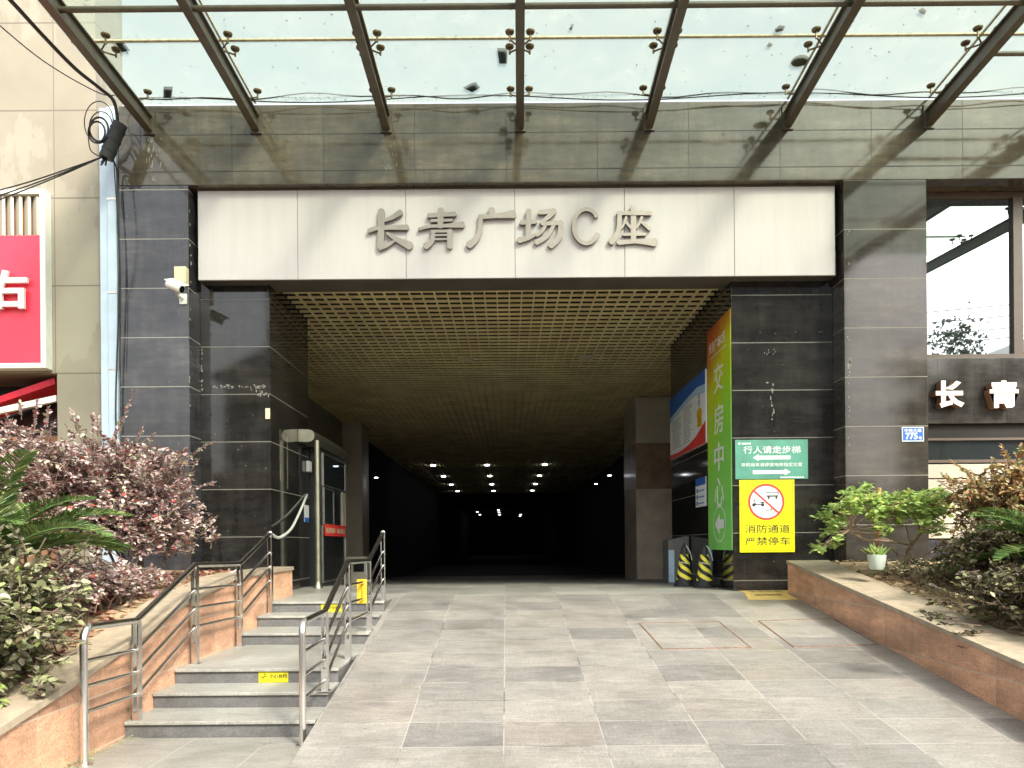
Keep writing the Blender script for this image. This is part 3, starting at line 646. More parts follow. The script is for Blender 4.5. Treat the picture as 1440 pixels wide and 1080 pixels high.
# ------------------------------------------------------------------ cables
def catmull(pts, k=8):
    P2 = [Vector(p) for p in pts]; out = []
    for i in range(len(P2) - 1):
        p0 = P2[max(i - 1, 0)]; a, b = P2[i], P2[i + 1]; p3 = P2[min(i + 2, len(P2) - 1)]
        for j in range(k):
            t = j / k; out.append(.5 * ((2 * a) + (b - p0) * t + (2 * p0 - 5 * a + 4 * b - p3) * t * t + (3 * a - p0 - 3 * b + p3) * t ** 3))
    out.append(P2[-1]); return out
c1 = MB()
base = [(x, 10.93, 7.93 + .03 * math.sin(x * 1.9) + .025 * math.sin(x * 4.3 + 1)) for x in np.linspace(-5.3, 9.5, 60)]
c1.tube(base, .009, 5)
c1.tube([(x, 10.95, 7.90 + .045 * math.sin(x * 1.4 + 2.2)) for x in np.linspace(-5.3, 9.5, 60)], .008, 5)
tag(obj('wall_cable', c1, M['cable'], smooth=True), 'pair of thin black cables strung in waves along the top of the granite beam', 'cable')
bm_ = MB()
for dx, r in ((0, .022), (.035, .016), (-.03, .012), (.015, .012)):
    bm_.tube(catmull([at(-30 + dx * 60, -45, 8.2), at(14 + dx * 60, 0, 8.7), at(60 + dx * 50, 50, 9.3), at(105 + dx * 50, 96, 9.9), at(140 + dx * 40, 124, 10.4), at(160 + dx * 40, 143, 10.6), at(166 + dx * 20, 178, 10.7)]), r, 6)
bm_.tube(catmull([at(-30, 10, 8.8), at(60, 85, 9.8), at(140, 131, 10.7), at(168, 132, 10.9)]), .008, 5)
tag(obj('cable_bundle', bm_, M['cable'], smooth=True), 'thick bundle of black cables coming down from the upper left to the splice closure', 'cable')
sp = MB(); a, b = at(168, 177, 10.7), at(151, 218, 10.7); d = (b - a).normalized()
sp.tube([a - d * .03, a, a + d * .01, b - d * .01, b, b + d * .05], .095, 14)
spo = thing('splice_closure', (b.x, b.y, b.z), 'black cylindrical cable splice closure hanging before the pale duct', 'cable box')
obj('body', sp, M['rubber'], spo, smooth=True)
sc = MB()
for t in (.15, .5, .85):
    c = a.lerp(b, t); sc.tube([c - d * .012, c + d * .012], .102, 14)
obj('clamp', sc, M['cable'], spo)
sc = MB()
for k in range(7):
    e = b + d * .05 + Vector((rnd.uniform(-.08, .05), rnd.uniform(-.05, .05), rnd.uniform(-.1, .02))); sc.tube([b + d * .02, e], .012, 5)
obj('gland', sc, M['cable'], spo)
cl = MB()
for (cx, cy, rr, w) in ((139, 182, 17, .014), (136, 186, 15, .013), (142, 178, 21, .008), (139, 172, 33, .007)):
    pts = [at(cx + rr * math.cos(t) * (.78 if rr < 30 else .62), cy - rr * math.sin(t) * (1. if rr < 30 else .9), 10.66 + .05 * math.sin(t * 2)) for t in np.linspace(0, 2 * math.pi, 26)]; cl.tube(pts, w, 6)
cl.tube(catmull([at(124, 190, 10.6), at(128, 212, 10.6), at(145, 222, 10.65)]), .008, 5)
tag(obj('cable_coil', cl, M['cable'], smooth=True), 'coil of black cable looped left of the splice closure', 'cable')
lc = MB()
for dy in (0, 5, 9): lc.tube(catmull([at(146, 220, 10.7), at(100, 236 + dy * .5, 10.2), at(40, 256 + dy, 9.7), at(-40, 278 + dy * 2, 9.2)]), .009, 5)
tag(obj('side_cable', lc, M['cable'], smooth=True), 'black cables running down left from the splice closure over the louvre', 'cable')
dc = MB()
dc.tube(catmull([at(156, 222, 10.7), at(164, 240, 11.0), at(165, 300, 11.0), at(168, 360, 11.0), at(167, 430, 11.0), at(163, 560, 11.0), at(164, 640, 11.0)]), .012, 5)
dc.tube(catmull([at(160, 224, 10.7), at(162, 260, 11.0), at(167, 330, 11.0), at(170, 420, 11.0), at(168, 520, 11.0)]), .007, 5)
tag(obj('hanging_cable', dc, M['cable'], smooth=True), 'black cables hanging straight down beside the pale blue duct', 'cable')

# ------------------------------------------------------------------ neighbouring beige building
nb_ = thing('beige_building', (-10, 11.4, 0), 'beige panelled shop building left of the granite pier', 'building')
obj('wall', MB().box(-24, -6.60, 11.3, 26, 4.10, 7.85).box(-24, -6.44, 11.3, 12.1, 7.85, 17).box(-6.60, -5.60, 11.3, 26, 0, 7.85).box(-6.44, -6.0, 11.3, 12.1, 7.85, 17).box(-24, -10.5, 11.3, 26, 0, 4.1), M['beige'], nb_)
so_ = obj('shop_recess', MB().box(-10.5, -6.602, 12.2, 12.4, 0, 4.1), M['dark'], nb_)
obj('shop_front', MB().box(-10.5, -6.61, 12.1, 12.19, 0, 3.3), M['wood'], so_)
cam_y = 10.9
rs = thing('shop_sign', (-8, 11.0, 4.0), 'red box sign with white metal frame and silvery character at the left edge', 'sign')
obj('face', MB().box(-10.5, -6.738, 11.16, 11.2, 4.22, 6.075), M['redsign'], rs)
obj('frame', MB().box(-6.735, -6.66, 11.12, 11.298, 4.14, 6.74).box(-10.5, -6.737, 11.12, 11.298, 4.14, 4.217).box(-10.5, -6.737, 11.12, 11.298, 6.665, 6.74), M['frame'], rs, bevel=.01)
q = at(11, 408, 11.1)
obj('character', text_mb('右', (q.x, 11.11, q.z), U, V, h=.56, w=.60, bold=.03, depth=.05), [M['frame']], rs)
lo = MB(); x = -6.76
while x > -10.4:
    lo.hexa([(x - .14, 11.23, 6.08), (x - .03, 11.15, 6.08), (x, 11.17, 6.08), (x - .11, 11.25, 6.08)], [(x - .14, 11.23, 6.66), (x - .03, 11.15, 6.66), (x, 11.17, 6.66), (x - .11, 11.25, 6.66)]); x -= .125
lv = obj('louvre', lo, M['beigep'], rs)
obj('louvre_back', MB().box(-10.5, -6.738, 11.26, 11.298, 6.08, 6.66), M['wood'], lv)
aw = thing('shop_awning', (-8, 11, 3.5), 'folded red awning with a pale front bar under the red shop sign', 'awning')
def awn(x0, z0, x1, z1, t, y0, y1):
    x1 = min(x1, -6.615); return MB().hexa([(x0, y0, z0), (x1, y0, z1), (x1, y1, z1), (x0, y1, z0)], [(x0, y0, z0 + t), (x1, y0, z1 + t), (x1, y1, z1 + t), (x0, y1, z0 + t)])
q0, q1 = at(-60, 586, 11.5), at(80, 541, 11.5)
obj('fabric', awn(q0.x, q0.z - .03, q1.x, q1.z, .10, 11.45, 12.05), M['awning'], aw)
q0, q1 = at(-60, 586, 11.4), at(81, 561, 11.4)
obj('front_bar', awn(q0.x, q0.z - .1, q1.x, q1.z - .04, .09, 11.36, 11.43), M['frame'], aw)
dt = thing('duct', (-5.72, 11.1, 0), 'pale blue metal duct running down the joint between the two buildings', 'duct')
obj('casing', MB().box(-5.86, -5.735, 11.12, 11.29, 0, 7.9), M['galv'], dt, bevel=.006)
obj('casing', MB().box(-5.73, -5.60, 11.08, 11.29, 0, 7.9), M['galv'], dt, bevel=.006)
sb = MB()
for z in (6.55, 5.2, 3.05, 4.1): sb.box(-5.735, -5.595, 11.073, 11.08, z, z + .03)
obj('strap', sb, M['brushed'], dt)

# security camera and its box
cc = thing('security_camera', (-4.68, 11.09, 5.0), 'white bullet security camera on the left granite pier under a cream box', 'camera')
a, b = at(237, 399, 10.78), at(256, 407, 10.72); d = (b - a).normalized()
bb = MB(); bb.tube([a, b], .062, 16); obj('housing', bb, M['offwhite'], cc, smooth=True)
obj('lens', MB().tube([b - d * .005, b + d * .004], .05, 16), M['lens'], cc, smooth=True)
hd = a.lerp(b, .5)
obj('sun_hood', MB().hexa([a + Vector((-.06, 0, .055)), b + d * .05 + Vector((-.06, 0, .055)), b + d * .05 + Vector((.06, 0, .068)), a + Vector((.06, 0, .068))], [a + Vector((-.06, 0, .066)), b + d * .05 + Vector((-.06, 0, .066)), b + d * .05 + Vector((.06, 0, .079)), a + Vector((.06, 0, .079))]), M['offwhite'], cc)
q = at(258, 420, 11.08)
ar = MB().tube([hd + Vector((0, 0, -.04)), (q.x - .03, 10.95, q.z), (q.x, 11.09, q.z)], .022, 8); obj('bracket', ar, M['offwhite'], cc, smooth=True)
obj('base_plate', MB().box(q.x - .06, q.x + .05, 11.07, 11.098, q.z - .08, q.z + .07), M['offwhite'], cc, bevel=.006)
q = at(256, 389, 11.05)
jb = thing('junction_box', (q.x, 11.09, q.z - .13), 'cream junction box fixed just above the security camera', 'junction box')
obj('box', MB().box(q.x - .085, q.x + .085, 10.97, 11.097, q.z - .125, q.z + .125), M['cream'], jb, bevel=.015)
obj('lid', MB().box(q.x - .075, q.x + .075, 10.955, 10.968, q.z - .115, q.z + .115), M['cream'], jb, bevel=.005)

# ------------------------------------------------------------------ planters
def zl(y): return np.interp(y, [2.5, 4.62, 5.48, 6.32, 7.32, 8.67, 9.6, 11.1], [.1, .45, .606, .783, 1.02, 1.205, 1.23, 1.24])
pw = thing('planter_wall', (-3.2, 7, 0), 'orange granite planter wall stepping up beside the left handrail', 'planter wall')
wl_ = MB(); cp_ = MB(); ys = [2.5, 3.5, 4.62, 5.48, 6.32, 7.32, 8.0, 8.67, 9.6, 11.09]
for y0, y1 in zip(ys, ys[1:]):
    z0, z1 = zl(y0) - .05, zl(y1) - .05
    wl_.hexa([(-3.40, y0, -.2), (-3.105, y0, -.2), (-3.105, y1, -.2), (-3.40, y1, -.2)], [(-3.40, y0, z0), (-3.105, y0, z0), (-3.105, y1, z1), (-3.40, y1, z1)])
    cp_.hexa([(-3.44, y0, z0 + .001), (-3.08, y0, z0 + .001), (-3.08, y1, z1 + .001), (-3.44, y1, z1 + .001)], [(-3.44, y0, z0 + .05), (-3.08, y0, z0 + .05), (-3.08, y1, z1 + .05), (-3.44, y1, z1 + .05)])
obj('wall', wl_, M['planter'], pw); obj('coping', cp_, M['coping'], pw)
sl_ = MB()
for y0, y1 in zip(ys, ys[1:]):
    z0, z1 = zl(y0) - .06, zl(y1) - .06
    sl_.hexa([(-12, y0, -.4), (-3.38, y0, -.4), (-3.38, y1, -.4), (-12, y1, -.4)], [(-12, y0, z0 + .1), (-3.38, y0, z0), (-3.38, y1, z1), (-12, y1, z1 + .1)])
struct('planter_soil', sl_, M['soil'])
def zr(y): return ramp_z(y) + .47
pw2 = thing('planter_wall', (4.2, 8, 0), 'red brown granite planter wall with pale coping right of the ramp', 'planter wall')
wl_ = MB(); cp_ = MB(); ys2 = [2.5, 5.0, 6.0, 7, 8, 9, 10, 10.95]
W2 = [.52, .52, .5, .48, .5, .53, .56, .6]
for i, (y0, y1) in enumerate(zip(ys2, ys2[1:])):
    z0, z1 = zr(y0) - .05, zr(y1) - .05
    wl_.hexa([(4.0, y0, -.3), (4.3, y0, -.3), (4.3, y1, -.3), (4.0, y1, -.3)], [(4.0, y0, z0), (4.3, y0, z0), (4.3, y1, z1), (4.0, y1, z1)])
    cp_.hexa([(3.98, y0, z0 + .001), (3.98 + W2[i], y0, z0 + .001), (3.98 + W2[i + 1], y1, z1 + .001), (3.98, y1, z1 + .001)], [(3.98, y0, z0 + .045), (3.98 + W2[i], y0, z0 + .045), (3.98 + W2[i + 1], y1, z1 + .045), (3.98, y1, z1 + .045)])
obj('wall', wl_, M['planter'], pw2); obj('coping', cp_, M['coping'], pw2)
sl_ = MB()
for y0, y1 in zip(ys2, ys2[1:-1] + [11.09]):
    z0, z1 = zr(y0) - .05, zr(y1) - .05
    sl_.hexa([(4.28, y0, -.4), (14, y0, -.4), (14, y1, -.4), (4.28, y1, -.4)], [(4.28, y0, z0), (14, y0, z0 + .12), (14, y1, z1 + .12), (4.28, y1, z1)])
struct('planter_soil', sl_, M['soil'])

# ------------------------------------------------------------------ handrails
def handrail(name, label, posts, ztop_off=.95):
    """posts: (x, y, z foot, z top)"""
    t = thing(name, (posts[0][0], posts[0][1], posts[0][2]), label, 'handrail')
    x, y, z0, z1 = posts[0]
    # first post bends over into the top rail
    top = [(x, y, z0)] + [(x, y, z1 - .09)] + [(x, y + .09 * (1 - math.cos(a)), z1 - .09 + .09 * math.sin(a)) for a in [R(d) for d in (20, 40, 60, 80)]]
    top = [Vector(p) for p in top] + [Vector((p[0], p[1], p[3])) for p in posts[1:]]
    obj('top_rail', MB().tube(top, .0265, 14), M['steel'], t, smooth=True)
    obj('flange', MB().lathe((x, y, z0), [(.055, 0), (.055, .012), (.03, .016), (.03, .03)], 16), M['steel'], t, smooth=True)
    for (x, y, z0, z1) in posts[1:]:
        pm = MB()
        for s in (-1, 1): pm.box(x - .006 + s * .022, x + .006 + s * .022, y - .03, y + .03, z0, z1 - .01)
        pm.box(x - .0155, x + .0155, y - .03, y + .03, z0, z0 + .2)
        pm.box(x - .05, x + .05, y - .05, y + .05, z0, z0 + .008)
        obj('post', pm, M['steel'], t)
    for fr in (.75, .56, .37):
        pts = [Vector((p[0], p[1], p[2] * .0 + (p[3] - .95) + .95 * fr)) for p in posts]
        obj('lower_rail', MB().tube(pts, .015, 10), M['steel'], t, smooth=True)
    obj('end_cap', MB().lathe((posts[-1][0], posts[-1][1], posts[-1][3]), [(.002, -.04), (.03, -.02), (.036, 0), (.03, .025), (.002, .038)], 14), M['steel'], t, smooth=True)
    return t
handrail('handrail', 'stainless steel handrail along the left planter wall of the steps', [(-3.0, 5.43, 0, .975), (-3.02, 6.25, 0, .945), (-3.03, 7.45, .405, 1.365), (-3.04, 8.72, .405, 1.34), (-3.06, 9.92, .675, 1.70)])
handrail('handrail', 'stainless steel handrail between the steps and the ramp', [(-1.585, 5.92, 0, .955), (-1.60, 6.72, .27, .965), (-1.60, 7.70, .405, 1.375), (-1.62, 9.0, .54, 1.36), (-1.63, 10.1, .81, 1.70)])
hs = MB().tube(catmull([(-3.06, 9.95, 1.70), (-3.13, 10.4, 1.66), (-3.24, 11.0, 1.665), (-3.33, 11.8, 1.78), (-3.42, 12.5, 1.98), (-3.475, 13.1, 2.24), (-3.51, 13.5, 2.43)]), .021, 8)
tag(obj('hose', hs, M['hose'], smooth=True), 'pale hose curving from the end of the left handrail up to the pier', 'hose')
hs = MB().tube(catmull([at(268, 826, 8.4), at(285, 817, 8.8), at(312, 812, 9.1), at(335, 800, 9.5)]), .010, 6)
tag(obj('wire', hs, M['hose'], smooth=True), 'thin white wire lying over the planter edge behind the left handrail', 'wire')

# warning stickers
def step_sticker(px, w, yf, zc, label):
    q = at(px[0], px[1], yf); y_ = yf + .011; q.z = zc
    t = thing('warning_sticker', (q.x, y_, q.z), label, 'sticker', 'yellow warning stickers on the steps')
    h = w * .37
    obj('sheet', MB().box(q.x - w / 2, q.x + w / 2, y_ - .003, y_, q.z - h / 2, q.z + h / 2), M['sticker'], t)
    obj('lettering', text_mb('小心台阶', (q.x + w * .17, y_ - .003, q.z + h * .08), U, V, w=w * .62, h=h * .42, bold=.02, depth=.0012), M['black'], t)
    f = MB(); fx, fz, s = q.x - w * .32, q.z, h * .32
    def strip(a, b, r): f.prism([(a[0], a[1] - r), (b[0], b[1] - r), (b[0], b[1] + r), (a[0], a[1] + r)], lambda a_, b_, d_: (fx + a_ * s, d_, fz + b_ * s), y_ - .0036, y_ - .003)
    f.prism([(.25 + .22 * math.cos(k), .75 + .22 * math.sin(k)) for k in np.linspace(0, 6.28, 9)[:-1]], lambda a_, b_, d_: (fx + a_ * s, d_, fz + b_ * s), y_ - .0036, y_ - .003)
    strip((-.2, -.25), (.3, .35), .18); strip((-.9, -.1), (-.1, .1), .1); strip((-.7, -.85), (-.1, -.3), .11); strip((.2, .3), (.8, .1), .1)
    obj('pictogram', f, M['black'], t)
step_sticker((384, 944), .275, 7.14, .3225, 'yellow warning sticker on the riser just below the landing')
step_sticker((466, 849), .275, 10.0, .7275, 'yellow warning sticker on the topmost riser, partly behind the right handrail')
q = at(520, 832, 8.62)
rsk = thing('hanging_notice', (-1.60, q.y, q.z - .14), 'amber plastic notice strip tied upright to the right handrail', 'notice')
obj('sheet', MB().box(-1.63 - .055, -1.63 + .055, 8.600, 8.604, 1.02 - .13, 1.02 + .14), M['amber'], rsk)
obj('lettering', text_mb('小心台阶', (-1.625, 8.600, 1.035), U, V, w=.03, h=.17, depth=.001, vertical=True), M['black'], rsk)

# ------------------------------------------------------------------ guard booth
gb = thing('guard_booth', (-4.3, 14.8, FZ), 'dark guard booth with white framed windows and curved metal hood behind the left pier', 'booth')
obj('body', MB().box(-5.3, -3.33, 13.76, 15.84, .4, 3.30), M['dark'], gb)
fm = MB()
X = -3.33
def fr_x(y0, y1, z0, z1, w=.03):
    fm.box(X, X + .02, y0, y1, z0, z0 + w); fm.box(X, X + .02, y0, y1, z1 - w, z1); fm.box(X, X + .02, y0, y0 + w, z0 + w, z1 - w); fm.box(X, X + .02, y1 - w, y1, z0 + w, z1 - w)
fr_x(13.9, 15.80, 2.62, 3.22); fr_x(13.95, 14.75, 1.92, 2.60); fr_x(13.85, 15.82, .86, 1.90, .03)
obj('window_frame', fm, M['brushed'], gb)
obj('pane', MB().box(X + .002, X + .008, 13.93, 15.77, 2.65, 3.19).box(X + .002, X + .008, 13.98, 14.72, 1.95, 2.57), M['dimglass'], gb)
obj('corner_post', MB().box(X, X + .02, 15.45, 15.8, 1.92, 2.60), M['beigep'], gb)
hood = [(-.15, -.10), (.02, -.105), (.08, -.09), (.115, -.05), (.125, 0), (.115, .05), (.08, .09), (.02, .105), (-.15, .11)]
obj('hood', MB().prism(hood, lambda a, b, d: (-3.37 + a, d, 3.40 + b), 13.0, 16.1), M['olive'], gb, smooth=True)
obj('support_post', MB().tube([(-3.235, 13.12, FZ), (-3.235, 13.12, 3.33)], .05, 16), M['olive'], gb, smooth=True)
obj('post_base', MB().lathe((-3.235, 13.12, FZ), [(.085, 0), (.08, .03), (.055, .06), (.05, .12)], 16), M['olive'], gb, smooth=True)
rn = thing('red_notice', (X + .03, 14.8, 1.7), 'narrow red notice strip below the guard booth windows', 'notice')
obj('sheet', MB().box(X + .022, X + .028, 13.95, 15.75, 1.71, 1.93), M['redp'], rn)
rb_ = MB()
for k in range(11):
    if k == 5: continue
    rb_.box(X + .028, X + .0295, 14.05 + k * .15, 14.05 + k * .15 + .10, 1.77, 1.86)
obj('print_marks', rb_, M['sealant'], rn)
q = at(436, 655, 13.7); obj_ = MB().box(-3.60, -3.50, 13.60, 13.72, 2.85, 3.02)
sb_ = thing('wall_box', (-3.5, 13.66, 2.85), 'small white plastic box at the far corner of the left pier', 'box')
obj('box', MB().box(-3.523, -3.47, 13.5, 13.68, 2.84, 3.03), M['offwhite'], sb_, bevel=.008); obj('lid', MB().box(-3.468, -3.462, 13.51, 13.67, 2.85, 3.02), M['offwhite'], sb_)
bn = thing('pier_notice', (-3.52, 13.4, 2.0), 'pale blue notice card on the far edge of the left pier', 'notice')
obj('card', MB().box(-3.523, -3.519, 13.36, 13.66, 1.95, 2.25), M['wht'], bn); obj('blue_foot', MB().box(-3.5185, -3.517, 13.36, 13.66, 1.95, 2.03), M['bluep'], bn)
gr_ = thing('wall_trunking', (-3.5, 12.9, 2.5), 'thin pale conduit outline on the passage side of the left pier', 'conduit')
tk = MB(); tk.tube([(-3.519, 11.95, 3.35), (-3.519, 11.95, 2.55)], .0018, 4); tk.tube([(-3.519, 12.35, 3.30), (-3.519, 12.35, 2.45)], .0018, 4); tk.tube([(-3.519, 11.95, 3.35), (-3.519, 12.35, 3.30)], .0018, 4)
obj('conduit', tk, M['sealant'], gr_)
sw = thing('corner_plate', (-3.55, YR, 3.5), 'tiny cream plate on the front corner of the left inner pier', 'plate')
q = at(380, 580, YR); obj('plate', MB().box(-3.60, -3.53, YR - .018, YR - .002, q.z - .1, q.z + .06), M['cream'], sw, bevel=.004); obj('button', MB().lathe((-3.565, YR - .022, q.z), [(.012, 0), (.012, .006)], 8, axis='y'), M['offwhite'], sw)
# low counter behind the booth
ct = thing('low_cabinet', (-4.7, 16.6, .6), 'low pale cabinet with dark openings standing beyond the guard booth', 'cabinet')
obj('carcass', MB().box(-5.2, -3.1, 16.9, 17.5, .3, 1.28), M['beigep'], ct)
obj('opening', MB().box(-3.7, -3.45, 16.885, 16.899, .95, 1.2).box(-3.38, -3.15, 16.885, 16.899, .95, 1.2), M['dark'], ct)

# ------------------------------------------------------------------ lights in the passage
lamp = thing('ceiling_light', (0, 0, 0), 'x', 'ceiling light', 'lit downlights along the passage ceiling')
obj('rim', MB().lathe((0, 0, -.02), [(.16, .03), (.17, .02), (.16, 0)], 16), M['offwhite'], lamp)
obj('diffuser', MB().lathe((0, 0, -.026), [(.125, .01), (.125, -.03), (.09, -.04)], 16), M['lamp'], lamp)
ordn = ['nearest', 'second', 'third', 'fourth', 'fifth', 'sixth', 'seventh']
first = True
for row, X0, YS in (('left', -3.68, [38.6, 44.9, 51.2, 57.6, 96, 105]), ('middle', -.98, [38.6, 44.9, 51.2, 57.6, 91, 98, 106]), ('right', 1.93, [38.6, 44.9, 51.2, 57.6, 106, 112])):
    for k, Y in enumerate(YS):
        lab = f'small lit ceiling light, {ordn[k]} from the street in the {row} row'
        if first: lamp.location = (X0, Y, 5.525); lamp['label'] = lab; first = False
        else: copy_tree(lamp, (X0, Y, 5.525), lab)
for (px, py), Y, lab in (((857, 668), 24.0, 'lit downlight beside the brown marble column, high on the right'), ((838, 680), 30., 'faint lit downlight deeper behind the brown marble column'), ((529, 671), 25.5, 'single lit downlight on the left just beyond the guard booth')):
    q = at(px, py, Y); c_ = copy_tree(lamp, q, lab); c_.scale = (.45, .45, .45)

# ------------------------------------------------------------------ right passage wall: banner, posters
XW = 3.386
def wall_plate(mb, y0, y1, z0, z1, t0, t1, mi=0): return mb.box(XW - t1, XW - t0, y0, y1, z0, z1, mi)
bnn = thing('hanging_banner', (XW, 12.2, 1.4), 'tall green and orange banner with white characters and a left arrow on the passage corner', 'banner')
BY0, BY1, BZ0, BZ1 = 11.52, 12.86, 1.42, 5.05
obj('sheet', wall_plate(MB(), BY0, BY1, BZ0, BZ1, .002, .012), M['banner'], bnn)
tm = MB(); bw = BY1 - BY0
def bpt(fx, z): return (XW - .012, BY1 - fx * bw, z)
for ch, z in (('交', 4.16), ('房', 3.50), ('中', 2.90), ('心', 2.34)):
    text_mb(ch, bpt(.5, z), UW, V, w=.52, h=.46, bold=.006, depth=.002, mb=tm)
text_mb('长青广场C区', bpt(.45, 4.72), UW, V, w=.95, h=.17, depth=.002, mb=tm)
tm.box(XW - .0145, XW - .013, BY0 + .2, BY1 - .2, 4.55, 4.562)
el = [(math.cos(a), math.sin(a)) for a in np.linspace(0, 2 * math.pi, 41)]
cyb = (BY0 + BY1) / 2; czb = 1.83
for (a0, b0), (a1, b1) in zip(el, el[1:]):
    tm.face([(XW - .014, cyb + .36 * a0, czb + .285 * b0), (XW - .014, cyb + .36 * a1, czb + .285 * b1), (XW - .014, cyb + .335 * a1, czb + .268 * b1), (XW - .014, cyb + .335 * a0, czb + .268 * b0)])
arw = [(-.26, 0), (0, .16), (0, .07), (.24, .07), (.24, -.07), (0, -.07), (0, -.16)]
tm.prism(arw, lambda a, b, d: (d, cyb - a, czb + b), XW - .014, XW - .012)
obj('lettering', tm, M['wht'], bnn)
ps = thing('wall_poster', (XW, 14.3, 2.5), 'landscape poster with blue sky top and red wave foot, beyond the tall banner', 'poster')
PY0, PY1, PZ0, PZ1 = 12.92, 15.72, 3.22, 4.46
obj('board', wall_plate(MB(), PY0, PY1, PZ0, PZ1, .002, .03), M['wht'], ps)
def pp(fx, fz, d): return (XW - d, PY1 - fx * (PY1 - PY0), PZ0 + fz * (PZ1 - PZ0))
b1 = MB(); b1.prism([(0, .68), (.25, .74), (.55, .80), (.8, .84), (1, .80), (1, 1), (0, 1)], lambda a, b, d: pp(a, b, d), .030, .0315); obj('blue_print', b1, M['bluep'], ps)
b1 = MB(); b1.prism([(0, .60), (.3, .66), (.7, .74), (1, .68), (1, .8), (.8, .838), (.55, .798), (.25, .738), (0, .678)], lambda a, b, d: pp(a, b, d), .030, .0312); obj('pale_print', b1, M['palebl'], ps)
b1 = MB(); b1.prism([(0, 0), (1, 0), (1, .30), (.9, .24), (.75, .15), (.55, .09), (.3, .06), (0, .08)], lambda a, b, d: pp(a, b, d), .030, .0316); obj('red_print', b1, M['redp'], ps)
b1 = MB()
for cx0, cx1, n in ((.08, .36, 13), (.43, .68, 15)):
    for k in range(n):
        z = .66 - k * .037 if cx0 > .2 else .58 - k * .036
        e = cx1 - rnd.random() * .1
        b1.prism([(cx0, z), (e, z), (e, z + .014), (cx0, z + .014)], lambda a, b, d: pp(a, b, d), .030, .0311)
obj('text_lines', b1, M['greysign'], ps)
b1 = MB()
for k in range(2):
    for m_ in range(2): text_mb('公告'[m_], pp(.85, .70 - m_ * .10, .0305), UW, V, w=.16, h=.11, depth=.001, mb=b1) if k == 0 else None
obj('heading', b1, M['bluep'], ps)
b1 = MB(); b1.prism([(.85 + .07 * math.cos(a), .44 + .09 * math.sin(a)) for a in np.linspace(0, 6.2, 12)], lambda a, b, d: pp(a, b, d), .030, .0312); b1.prism([(.79, .27), (.92, .25), (.90, .38), (.80, .37)], lambda a, b, d: pp(a, b, d), .030, .0312)
obj('picture_spot', b1, M['amber'], ps)
bl = thing('blue_notice', (XW, 13.4, 1.9), 'small blue and white notice low on the dark passage wall behind the banner', 'notice')
NY0, NY1, NZ0, NZ1 = 13.02, 13.70, 2.16, 2.66
obj('card', wall_plate(MB(), NY0, NY1, NZ0, NZ1, .002, .014), M['wht'], bl)
obj('blue_head', wall_plate(MB(), NY0, NY1, NZ1 - .13, NZ1, .0142, .0155), M['bluep'], bl)
b1 = MB()
for k in range(3):
    b1.box(XW - .0152, XW - .0142, NY0 + .08, NY1 - .2, NZ0 + .05 + k * .11, NZ0 + .07 + k * .11)
    b1.box(XW - .0152, XW - .0142, NY1 - .17, NY1 - .06, NZ0 + .03 + k * .11, NZ0 + .10 + k * .11)
obj('print_marks', b1, M['bluep'], bl)

# ------------------------------------------------------------------ signs on the right inner pier
def p_at(x, y): return at(x, y, YR)
a, b = p_at(1034, 674), p_at(1135.5, 618)
gs = thing('direction_sign', (a.x, YR, a.z), 'weathered green direction sign with two white arrows above the yellow sign', 'sign')
obj('sheet', MB().box(a.x, b.x, YR - .012, YR - .002, a.z, b.z), M['signgreen'], gs)
lm = MB(); w = b.x - a.x; h = b.z - a.z
def gp(fx, fy): return (a.x + fx * w, YR - .012, b.z - fy * h)
text_mb('行人请走步梯', gp(.505, .255), U, V, w=.79 * w, h=.19 * h, bold=.007, depth=.002, mb=lm)
text_mb('非机动车请停放地库指定位置', gp(.50, .635), U, V, w=.84 * w, h=.095 * h, bold=.004, depth=.002, mb=lm)
def arrow(x0, x1, fy, left):
    hw, hh = .047, .085; pts = [(x0, fy), (x0 + .08, fy - hh), (x0 + .08, fy - hw), (x1, fy - hw), (x1, fy + hw), (x0 + .08, fy + hw), (x0 + .08, fy + hh)]
    if not left: pts = [(x0 + x1 - p, q) for p, q in pts][::-1]
    lm.prism(pts, lambda p, q, d: (a.x + p * w, d, b.z - q * h), YR - .014, YR - .012)
arrow(.24, .76, .455, True); arrow(.24, .76, .825, False)
lm.prism([(.055 + .017 * math.cos(t), .095 + .03 * math.sin(t)) for t in np.linspace(0, 6.28, 9)[:-1]], lambda p, q, d: (a.x + p * w, d, b.z - q * h), YR - .014, YR - .012)
for k in range(4): lm.prism([(.09 + k * .033, .075), (.115 + k * .033, .075), (.115 + k * .033, .118), (.09 + k * .033, .118)], lambda p, q, d: (a.x + p * w, d, b.z - q * h), YR - .014, YR - .012)
for k in range(9): lm.prism([(.62 + k * .037, .945), (.648 + k * .037, .945), (.648 + k * .037, .978), (.62 + k * .037, .978)], lambda p, q, d: (a.x + p * w, d, b.z - q * h), YR - .014, YR - .012)
obj('lettering', lm, M['wht'], gs)
a2, b2 = p_at(1040, 777), p_at(1116.5, 674.5)
ys_ = thing('fire_lane_sign', (a2.x, YR, a2.z), 'bright yellow no parking sign with a red prohibition ring and black characters', 'sign')
obj('sheet', MB().box(a2.x, b2.x, YR - .016, YR - .002, a2.z, b2.z), M['yellow'], ys_, bevel=.003)
w2 = b2.x - a2.x; h2 = b2.z - a2.z
def yp(p, q, d): return (a2.x + p * w2, YR - d, b2.z - q * h2)
lm2 = MB()
text_mb('消防通道', (a2.x + .505 * w2, YR - .016, b2.z - .675 * h2), U, V, w=.82 * w2, h=.115 * h2, depth=.002, mb=lm2, bold=.004)
text_mb('严禁停车', (a2.x + .505 * w2, YR - .016, b2.z - .845 * h2), U, V, w=.82 * w2, h=.115 * h2, depth=.002, mb=lm2, bold=.004)
